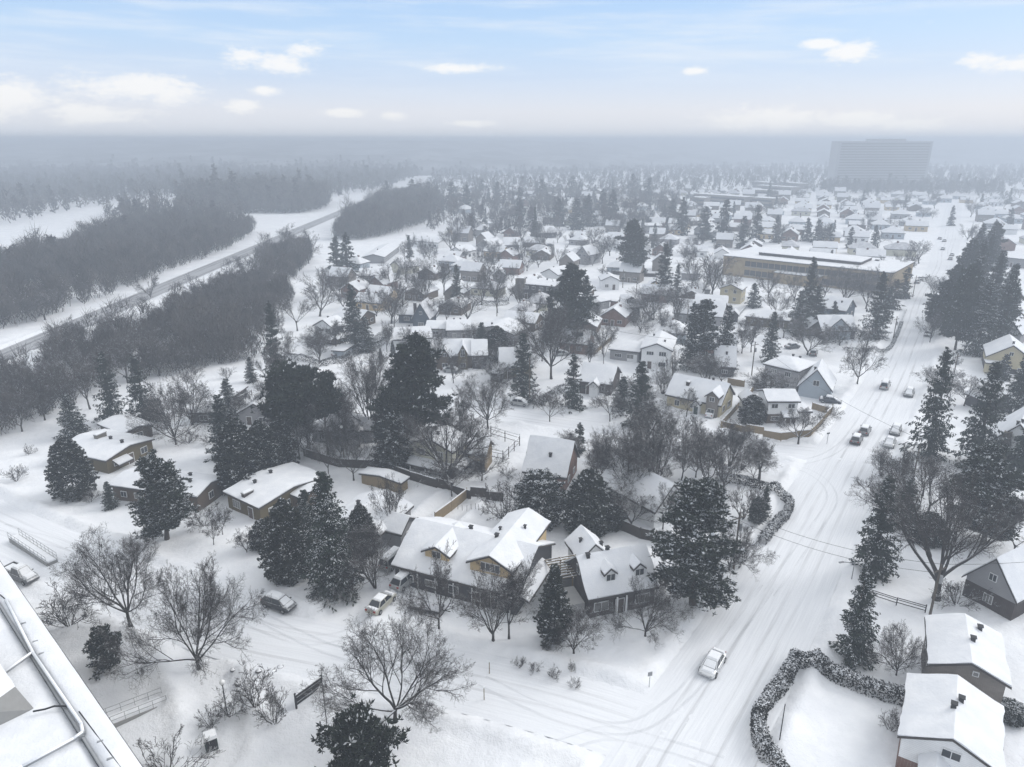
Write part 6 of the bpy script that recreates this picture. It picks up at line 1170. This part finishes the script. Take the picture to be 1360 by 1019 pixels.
# ---------------------------------------------------------------- poles, signs, small things
def pole(name, label, cat, px, tv, r, mat, arms=(), cap=None, crossbar=False):
    x, y = site(*px); h = height_at(y, tv); root = empty(name, (x, y, gz(x, y))); tag(root, label, cat); mb = MB(); mb.bar((0, 0, -.4), (0, 0, h), r, 0, 8, r * .7); mb.build("pole", M[mat], root)
    if crossbar: mb = MB(); mb.box((0, 0, h - .8), (2.2, .12, .12), .5); mb.build("crossarm", M[mat], root); mb = MB(); mb.bar((.3, 0, h - 2.6), (.3, 0, h - 1.6), .22, 0, 10); mb.build("transformer", M["metal"], root)
    if cap == "globe": mb = MB(); mb.ball((0, 0, h + .22), .28, 0, 10); mb.build("globe", M["globe"], root, True); mb = MB(); mb.bar((0, 0, h - .1), (0, 0, h + .03), .14); mb.build("collar", M["black"], root)
    if cap == "arm":
        mb = MB(); mb.bar((0, 0, h - .3), (-1.8, -.5, h + .2), .05); mb.build("arm", M["metal"], root); mb = MB(); mb.box((-2.0, -.55, h + .2), (.7, .25, .12), .27); mb.build("lamp_head", M["metal"], root)
    return (x, y, gz(x, y) + h), root
p1, _ = pole("utility_pole", "brown wooden utility pole between the leaning bare tree and main road", "utility pole", (974, 757), 682, .16, "pole", crossbar=True)
p2, _ = pole("utility_pole", "utility pole standing in the yard behind the brick bungalow", "utility pole", (785, 478), 436, .15, "pole", crossbar=True)
p3, _ = pole("utility_pole", "thin utility pole by the clipped hedge on the cross street", "utility pole", (703, 540), 480, .14, "pole")
p4, _ = pole("utility_pole", "utility pole left of the long grey house", "utility pole", (998, 500), 455, .15, "pole", crossbar=True)
p5, _ = pole("utility_pole", "utility pole hidden at the foot of the giant bare tree", "utility pole", (1234, 822), 752, .16, "pole", crossbar=True)
p6, _ = pole("utility_pole", "tall pole beside the tall frosted spruce on the roadside", "utility pole", (1212, 640), 592, .14, "pole")
p7, _ = pole("utility_pole", "lamp topped pole among the bare stems behind the shed", "utility pole", (457, 610), 570, .14, "pole", cap="globe")
p8, _ = pole("utility_pole", "pole beside the small cream gable house", "utility pole", (827, 382), 358, .15, "pole", crossbar=True)
pole("street_lamp", "black lamp post with a white globe beside the snowy garden bed", "street lamp", (302, 950), 908, .07, "black", cap="globe")
pole("street_lamp", "slim black lamp post inside the curving hedge", "street lamp", (1034, 992), 945, .06, "black")
pole("street_lamp", "street lamp with a short arm over the main road's edge", "street lamp", (1130, 775), 752, .07, "metal", cap="arm")
pole("flagpole", "thin bare flagpole beside the dark sign board", "flagpole", (434, 962), 892, .05, "black")
pole("sign_post", "small round topped sign post on the white corner by the main road", "sign post", (862, 914), 898, .04, "metal", cap=None)
def wire(a, b, sag, label, n=14, r=.025):
    mb = MB(); P = [Vector(a).lerp(Vector(b), i / n) - Vector((0, 0, sag * 4 * (i / n) * (1 - i / n))) for i in range(n + 1)]
    for q, w_ in zip(P[:-1], P[1:]): mb.bar(q, w_, r, 0, 4)
    tag(mb.build("power_line", M["black"]), label, "power line")
wire(p1, p5, 1.2, "thin black wire crossing the main road to the giant bare tree"); wire((p1[0], p1[1], p1[2] - 1.2), (p5[0], p5[1], p5[2] - 1.2), 1.3, "lower thin wire crossing the main road under the first")
wire(p4, (p6[0], p6[1], p6[2] + 1), 1.6, "long wire crossing above the parked cars of the crossroads"); wire(p2, p3, 1.0, "wire running from the brick bungalow's pole to the cross street"); wire(p2, p4, 1.4, "wire over the yards between the big gabled house and the grey house")
wire(p5, (p5[0] + 30, p5[1] + 5, p5[2]), 1.0, "wire leading past the brown grey stucco house")
# corner sign post with plate, small marker posts
for u, v, lab, cat in ((862, 912, None, None), (643, 930, "small wooden post in the snow right of the vase shaped tree", "marker post"), (650, 895, "small grey post at the edge of the lower street", "marker post"), (1050, 680, "thin stake on the corner of the crossroads", "marker post"), (1098, 590, "small street sign on the corner by the wooden fence", "street sign")):
    if lab is None: continue
    x, y = site(u, v); root = empty(cat.replace(" ", "_"), (x, y, gz(x, y))); tag(root, lab, cat); mb = MB(); mb.bar((0, 0, -.2), (0, 0, 1.7 if cat == "marker post" else 2.4), .05); mb.build("post", M["wood"] if cat == "marker post" else M["metal"], root)
    mb = MB(); mb.box((0, 0, 1.72 if cat == "marker post" else 2.3), (.16, .16, .12) if cat == "marker post" else (.7, .04, .3), .4); mb.build("snow_cap" if cat == "marker post" else "sign_plate", M["snow_prop"] if cat == "marker post" else M["green"], root)
x, y = site(862, 914); mb = MB(); mb.box((x, y, gz(x, y) + 1.7), (.5, .05, .5), .3); o = mb.build("sign_plate", M["metal"]); o.parent = [q for q in bpy.data.objects if q.name.startswith("sign_post")][0]; o.matrix_parent_inverse = o.parent.matrix_basis.inverted()
# dark sign board on posts
a, c = np.array(site(394, 942)), np.array(site(428, 917)); t = (c - a) / np.linalg.norm(c - a); ln = float(np.linalg.norm(c - a)); rz = math.atan2(t[1], t[0]); root = empty("sign_board", (a[0], a[1], gz(*a)), rz); tag(root, "long dark sign board on two posts, seen from behind", "sign")
mb = MB(); mb.box((ln / 2, 0, 1.05), (ln, .12, 1.3)); mb.build("board_panel", M["black"], root); mb = MB(); mb.box((ln / 2, 0, .75), (ln - .2, .18, .08)); mb.box((ln / 2, 0, 1.35), (ln - .2, .18, .08)); mb.build("battens", M["metal"], root)
for q in (0, ln): mb = MB(); mb.box((q, 0, .8), (.16, .16, 2.2)); mb.build("post", M["black"], root)
mb = MB(); mb.box((ln / 2, 0, 1.76), (ln, .2, .1), 0, 0, .03); mb.build("snow_cover", M["snow_prop"], root)
# kiosk box
x, y = site(281, 992); root = empty("utility_box", (x, y, gz(x, y)), .55); tag(root, "dark square utility box with a thick cap of snow", "utility box")
mb = MB(); mb.box((0, 0, .65), (1.1, 1.1, 1.5)); mb.build("body", M["green"], root); mb = MB(); mb.box((0, -.56, .65), (.9, .03, 1.2)); mb.build("door", M["black"], root); mb = MB(); mb.box((0, 0, 1.52), (1.2, 1.2, .3), 0, 0, .10); mb.build("snow_cover", M["snow_prop"], root)
# ramp with railings
def ramp_rail(label, p, q, h0, h1, w, name="access_ramp"):
    a, c = np.array(site(*p)), np.array(site(*q)); t = (c - a) / np.linalg.norm(c - a); ln = float(np.linalg.norm(c - a)); root = empty(name, (a[0], a[1], 0), math.atan2(t[1], t[0])); tag(root, label, "ramp")
    mb = MB(); mb.hull([(0, -w / 2, -.1), (ln, -w / 2, -.1), (ln, w / 2, -.1), (0, w / 2, -.1)], [(0, -w / 2, h0), (ln, -w / 2, h1), (ln, w / 2, h1), (0, w / 2, h0)]); mb.build("deck", M["concrete"], root)
    mb = MB(); mb.hull([(.1, -w / 2 + .1, h0 - .05), (ln, -w / 2 + .1, h1 - .05), (ln, w / 2 - .1, h1 - .05), (.1, w / 2 - .1, h0 - .05)], [(.1, -w / 2 + .2, h0 + .2), (ln, -w / 2 + .2, h1 + .2), (ln, w / 2 - .2, h1 + .2), (.1, w / 2 - .2, h0 + .2)]); mb.build("snow_cover", M["snow_prop"], root)
    for s_ in (-1, 1):
        mb = MB(); n = max(3, int(ln / 1.1))
        for k in range(n + 1): x = ln * k / n; z = h0 + (h1 - h0) * k / n; mb.bar((x, s_ * w / 2, z), (x, s_ * w / 2, z + 1.0), .025)
        for hh in (.5, 1.0): mb.bar((0, s_ * w / 2, h0 + hh), (ln, s_ * w / 2, h1 + hh), .03)
        mb.build("railing", M["metal"], root)
    return root
ramp_rail("long snowy metal railed ramp beside the big flat roof", (128, 975), (219, 931), .9, .2, 1.5)
ramp_rail("narrow railed walkway beyond the grey car at the far left", (20, 718), (70, 750), .7, .5, 1.4)
# rocks and shrubs of the garden beds
for u, v, w_, lab in ((690, 886, 16, "first"), (710, 892, 16, "second"), (735, 900, 18, "third"), (764, 912, 18, "fourth"), (726, 868, 14, "uppermost")):
    plant_px("bush", u, v, v - 15, w_ * 1.1, label="dry tuft in the row by the lower street, %s" % ("set back behind the others" if lab == "uppermost" else lab + " from the driveway"), group="dry tufts along the street")
o = plant_px("bush", 759, 893, 878, 12, label="yellow dry tuft beside the row of grey ones"); o.children[-1].data = o.children[-1].data.copy(); o.children[-1].data.materials[0] = M["reed"]
for u, v, tv, w_, lab in ((340, 945, 895, 60, "bare shrub over the rocks of the snowy garden bed"), (365, 962, 920, 46, "loose bare shrub left of the dark sign board"), (305, 950, 922, 50, "low shrub around the globe lamp post"), (280, 965, 935, 36, "dry shrub left of the globe lamp post"), (222, 1042, 990, 105, "wide bare shrub thicket below the ramp"), (190, 860, 842, 12, "small dark tuft right of the round pine"), (189, 900, 888, 12, "dark little tuft below the round pine"), (440, 800, 778, 54, "bare hedge like shrub at the foot of the draped spruce"), (465, 798, 776, 40, "second bare shrub at the foot of the draped spruce"), (1065, 335, 318, 20, None), (820, 835, 815, 16, "small tuft at the dark brick dormered house's step"), (1232, 500, 486, 14, "small round shrub on the snow below the spruce row"), (1270, 485, 470, 14, "round bare shrub on the white lawn by the tan gabled house")):
    if lab: plant_px("bush", u, v, tv, w_, label=lab)
def rock(u, v, s, lab):
    r = np.random.default_rng(int(u)); bm_ = MB(); bm_.ball((0, 0, 0), s * .8, 0, 10, .55); bm_.v = [tuple(np.array(p) * (1 + .25 * (vnoise(np.array([p[0] * 3]), np.array([p[1] * 3 + p[2] * 4]), .6, int(u))[0] - .5))) for p in bm_.v]
    x, y = site(u, v); o = bm_.build("boulder", M["shingle"], None, True, (x, y, gz(x, y) + s * .1)); tag(o, lab, "boulder", "boulders of the garden bed")
for u, v, s, l in ((372, 886, .5, "boulder at the top of the garden bed"), (362, 893, .6, "largest dark boulder in the garden bed"), (345, 900, .45, "boulder beside the largest one"), (330, 900, .55, "boulder over the bare shrub"), (318, 912, .6, "low dark boulder right of the globe lamp post"), (310, 895, .4, "small boulder at the bed's outer end")): rock(u, v, s, l)
# stakes in the kitchen garden behind the tan house
for k in range(10):
    u = 608 + (k % 5) * 6 + (28 if k > 4 else 0); v = 676 + (k % 5) * 1.6 + (6 if k > 4 else 0); x, y = site(u, v); mb = MB(); mb.bar((0, 0, -.1), (rnd.uniform(-.1, .1), 0, rnd.uniform(.9, 1.4)), .035); o = mb.build("garden_stake", M["darkwood"], None, False, (x, y, gz(x, y))); tag(o, "garden stake in the %s row behind the tan house, %s from the fence" % ("upper" if k < 5 else "lower", ORD[k % 5]), "garden stake", "garden stakes behind the tan house")
# pergola deck beside the dark brick house
f0 = np.array(site(741, 800)); root = empty("pergola", (f0[0], f0[1], gz(*f0)), heading((741, 800), (781, 792))); tag(root, "snow dusted timber pergola and glass shed left of the dormered cottage", "pergola")
for x in (0, 2.0, 4.0):
    for y in (0.2, 4.4): mb = MB(); mb.box((x, y, 1.6), (.14, .14, 3.4)); mb.build("post", M["wood"], root)
mb = MB()
for k in range(9): mb.box((2.0, .1 + k * .55, 3.3), (4.4, .08, .16))
for x in (0, 2, 4): mb.box((x, 2.3, 3.15), (.1, 4.8, .16))
mb.build("slats", M["wood"], root); mb = MB(); mb.box((2, .9, 1.3), (3.2, .08, 2.0)); mb.box((2, 2.2, 1.3), (3.2, .08, 2.0)); mb.build("glass_wall", M["glass_pale"], root)
# ---------------------------------------------------------------- the big flat roof below the camera
ZR = 20.0
A_, B_ = np.array(site(0, 745, ZR)), np.array(site(190, 1019, ZR)); t = (B_ - A_) / np.linalg.norm(B_ - A_); nrm = np.array([-t[1], t[0]]); nrm = nrm if nrm[0] < 0 or nrm[1] < 0 else -nrm
nrm = -np.array([-t[1], t[0]]) if (-np.array([-t[1], t[0]]))[1] < 0 else np.array([-t[1], t[0]])
O_ = A_ - t * 26; LT = float(np.linalg.norm(B_ - A_)) + 62; DP = 34.0
def FR(a, b, z): q = O_ + t * a + nrm * b; return (q[0], q[1], z)
root = empty("apartment_building", (0, 0, 0)); tag(root, "big building under the camera with a snow covered flat roof and pipes", "building")
mb = MB(); mb.hull([FR(0, .25, -.5), FR(LT, .25, -.5), FR(LT, DP, -.5), FR(0, DP, -.5)], [FR(0, .25, ZR - .35), FR(LT, .25, ZR - .35), FR(LT, DP, ZR - .35), FR(0, DP, ZR - .35)]); wl = mb.build("wall", M["buff"], root)
for z in np.arange(1.8, ZR - 1, 2.9):
    mb = MB()
    mb.box(FR(LT / 2, .22, z), (LT - 4, .14, 1.4), math.atan2(t[1], t[0]))
    mb.build("window_band", M["glass"], root)
def slab(a0, a1, b0, b1, z0, z1, name, mat, par, soft=.06):
    na, nb = max(2, int((a1 - a0) / .5)), max(2, int((b1 - b0) / .5)); V = []; F = []
    for i in range(na + 1):
        for j in range(nb + 1):
            a = a0 + (a1 - a0) * i / na; b = b0 + (b1 - b0) * j / nb; p = FR(a, b, 0); e = min(a - a0, a1 - a, b - b0, b1 - b)
            V.append((p[0], p[1], z1 - soft * math.exp(-e / .12) + .05 * (float(vnoise(np.array([p[0]]), np.array([p[1]]), 1.4, 6)[0]) - .5)))
    k = lambda i, j: i * (nb + 1) + j
    for i in range(na):
        for j in range(nb): F.append([k(i, j), k(i + 1, j), k(i + 1, j + 1), k(i, j + 1)])
    rim = [(i, 0) for i in range(na + 1)] + [(na, j) for j in range(1, nb + 1)] + [(i, nb) for i in range(na - 1, -1, -1)] + [(0, j) for j in range(nb - 1, 0, -1)]; b0_ = len(V)
    for i, j in rim: p = V[k(i, j)]; V.append((p[0], p[1], z0))
    for q in range(len(rim)): w_ = (q + 1) % len(rim); F.append([k(*rim[w_]), k(*rim[q]), b0_ + q, b0_ + w_])
    mb = MB(); mb.v = V; mb.f = F; mb.m = [0] * len(F); return mb.build(name, M[mat], par, True)
mb = MB(); mb.hull([FR(-.1, -.1, ZR - .6), FR(LT + .1, -.1, ZR - .6), FR(LT + .1, DP, ZR - .6), FR(-.1, DP, ZR - .6)], [FR(-.1, -.1, ZR - .33), FR(LT + .1, -.1, ZR - .33), FR(LT + .1, DP, ZR - .33), FR(-.1, DP, ZR - .33)]); ro = mb.build("roof", M["fascia"], root)
slab(0, LT, 0, 1.55, ZR - .32, ZR + .02, "parapet_snow", "snow_roof", ro, .1); slab(0, LT, 1.75, DP - .2, ZR - .32, ZR - .22, "snow_cover", "snow_roof", ro)
mb = MB(); mb.hull([FR(0, 1.58, ZR - .33), FR(LT, 1.58, ZR - .33), FR(LT, 1.72, ZR - .33), FR(0, 1.72, ZR - .33)], [FR(0, 1.58, ZR - .02), FR(LT, 1.58, ZR - .02), FR(LT, 1.72, ZR - .02), FR(0, 1.72, ZR - .02)]); mb.build("flashing", M["metal"], ro)
def rp(u, v, z=ZR + .1): return (*site(u, v, z), z)
def pipe(name, pts, r, par, mat="metal", snow=True):
    mb = MB()
    for p, q in zip(pts[:-1], pts[1:]): mb.bar(p, q, r, 0, 12)
    for p in pts[1:-1]: mb.ball(p, r * 1.05, 0, 12)
    o = mb.build(name, M[mat], par, True)
    if snow:
        sn = MB()
        for p, q in zip(pts[:-1], pts[1:]): sn.bar((p[0], p[1], p[2] + r * .55), (q[0], q[1], q[2] + r * .55), r * .8, 0, 8)
        sn.build("snow_cover", M["snow_prop"], o, True)
    return o
pipe("duct", [rp(8, 797), rp(44, 868), rp(108, 962), rp(110, 973), rp(98, 982), rp(30, 1019), rp(-20, 1046)], .12, root)
pipe("duct", [rp(0, 898), rp(42, 868)], .12, root); pipe("cable_pipe", [rp(44, 945), rp(60, 942), rp(72, 938), rp(90, 938)], .06, root, "black", False); pipe("cable_pipe", [rp(105, 945, ZR), rp(160, 1019, ZR), rp(190, 1060, ZR)], .035, root, "black", False); pipe("cable_pipe", [rp(12, 800, ZR), rp(0, 790, ZR)], .04, root, "black", False)
for u, v in ((31, 828), (47, 852), (55, 868), (133, 985), (146, 1008), (108, 978)):
    mb = MB(); p = rp(u, v, ZR); mb.box((p[0], p[1], ZR - .06), (.34, .12, .22), .4); mb.build("pipe_bracket", M["metal"], root)
# raised roof unit at the left edge
c0, c1, c2 = [np.array(site(u, v, ZR + .5)) for u, v in ((-40, 872), (22, 915), (46, 942))]
mb = MB(); q = [np.array(site(u, v, ZR + 1.2)) for u, v in ((-30, 840), (20, 912), (-30, 948))]; q4 = q[0] + q[2] - q[1]
bs = [np.array(site(u, v, ZR - .3)) for u, v in ((-30, 862), (46, 942), (-30, 980))]; bs4 = bs[0] + bs[2] - bs[1]
mb.hull([(*p, ZR - .32) for p in (bs[0], bs[1], bs[2], bs4)], [(*p, ZR + 1.2) for p in (q[0], q[1], q[2], q4)]); ho = mb.build("roof_hatch", M["concrete"], root); sn = MB(); sn.hull([(*p, ZR + 1.19) for p in (q[0], q[1], q[2], q4)], [(*(p * .97 + np.mean(q, 0) * .03), ZR + 1.45) for p in (q[0], q[1], q[2], q4)]); sn.build("snow_cover", M["snow_prop"], ho)
# a few more poles and driveway cars in the middle distance
for i, (u, v, tv, lab) in enumerate([(845, 392, 368, "utility pole beside the black dormer cottage"), (660, 420, 392, "utility pole by the stepped roof bungalow"), (912, 432, 404, "utility pole left of the long snowy roof"), (1186, 452, 420, "utility pole on the main road edge by the cottage"), (480, 420, 392, "utility pole by the slate blue steep gable"), (640, 362, 338, "utility pole near the white roofed chalet"), (1212, 395, 366, "utility pole on the main road edge by the school"), (1262, 520, 470, "utility pole among the bare trees by the low snowy garage")]):
    pole("utility_pole", lab, "utility pole", (u, v), tv, .15, "pole", crossbar=True)
for u, v, a, lab in ((880, 470, 1.2, "snowy car in the drive of the big pale gabled house"), (838, 425, .3, "snowy car on the wide white yard by the black dormer cottage"), (985, 445, 1.0, "snow covered car by the flat olive bungalow"), (745, 472, .2, "snow covered car beside the brick bungalow"), (1080, 472, 1.1, "snowy car between the blue fronted cottage and the pole"), (690, 540, -.4, "snowy car on the cross street by the utility pole"), (600, 495, -.3, "snow covered car before the double gabled brown house")):
    car("suv" if a > .5 else "sedan", "paint_grey" if a > .9 else "paint_silver", site(u, v), a, lab, snow=1.2)
# ---------------------------------------------------------------- labels for the plants that have none yet: told apart by what they stand beside
LM = [(s_, x, y) for s_, x, y, _ in HOUSES] + [(nm, x, y) for nm, x, y, _ in FAR]
def relation(x, y, lx, ly):
    d = math.hypot(lx, ly); rx, ry = lx / d, ly / d; dx, dy = x - lx, y - ly; along = dx * rx + dy * ry; side = dx * ry - dy * rx
    if abs(side) > abs(along): return "right of" if side > 0 else "left of"
    return "behind" if along > 0 else "in front of"
WL = ["white", "grey", "red brick", "cream", "grey brick", "brown", "tan", "blue grey"]; RF = ["long snowy gable", "hipped roof", "gable facing the street", "wide hipped roof", "steep snowy gable", "broad front gable"]
LM0 = list(LM); fg = {}
for o, x, y, k in INFILL:
    b = min(LM0, key=lambda q: (q[1] - x) ** 2 + (q[2] - y) ** 2); fg.setdefault("%s house %s the %s" % (WL[k], relation(x, y, b[1], b[2]), b[0]), []).append((math.hypot(b[1] - x, b[2] - y), o, x, y))
for lab, it in fg.items():
    it.sort(key=lambda q: q[0])
    for i, (d, o, x, y) in enumerate(it):
        nm = lab if len(it) == 1 else ORD[i] + " closest " + lab
        tag(o, "small " + nm if len(it) == 1 else nm, "house", "small houses between the streets"); LM.append((" ".join(nm.split()[:99]), x, y)) if len(nm.split()) < 9 else None
CAT = {"bare_tree": "bare tree", "spruce_tree": "spruce", "pine_tree": "dark pine", "cedar_tree": "cedar", "bare_shrub": "bare shrub"}
groups = {}
for root, nm, x, y, h in PLANTS:
    if root.get("label"): continue
    b = min(LM, key=lambda q: (q[1] - x) ** 2 + (q[2] - y) ** 2); rel = relation(x, y, b[1], b[2])
    groups.setdefault((nm, rel, b[0]), []).append((math.hypot(b[1] - x, b[2] - y), root, h))
    if not root.get("group"): root["group"] = {"bare_tree": "bare trees among the houses", "spruce_tree": "spruces among the houses"}.get(nm, "evergreens among the houses")
for (nm, rel, s_), items in groups.items():
    items.sort(key=lambda q: q[0])
    for i, (d, root, h) in enumerate(items):
        lab = "%s %s the %s" % (CAT[nm], rel, s_)
        if len(items) > 1: lab = "%s %s" % (ORD[i] + " closest", lab)
        elif h > 11: lab = "tall " + lab
        root["label"] = lab
seen = {}
for o in scene.objects:
    if o.parent is None and o.get("label"): seen.setdefault(o["label"], []).append(o)
for k, v in seen.items():
    if len(v) > 1: print("DUP", k, len(v))
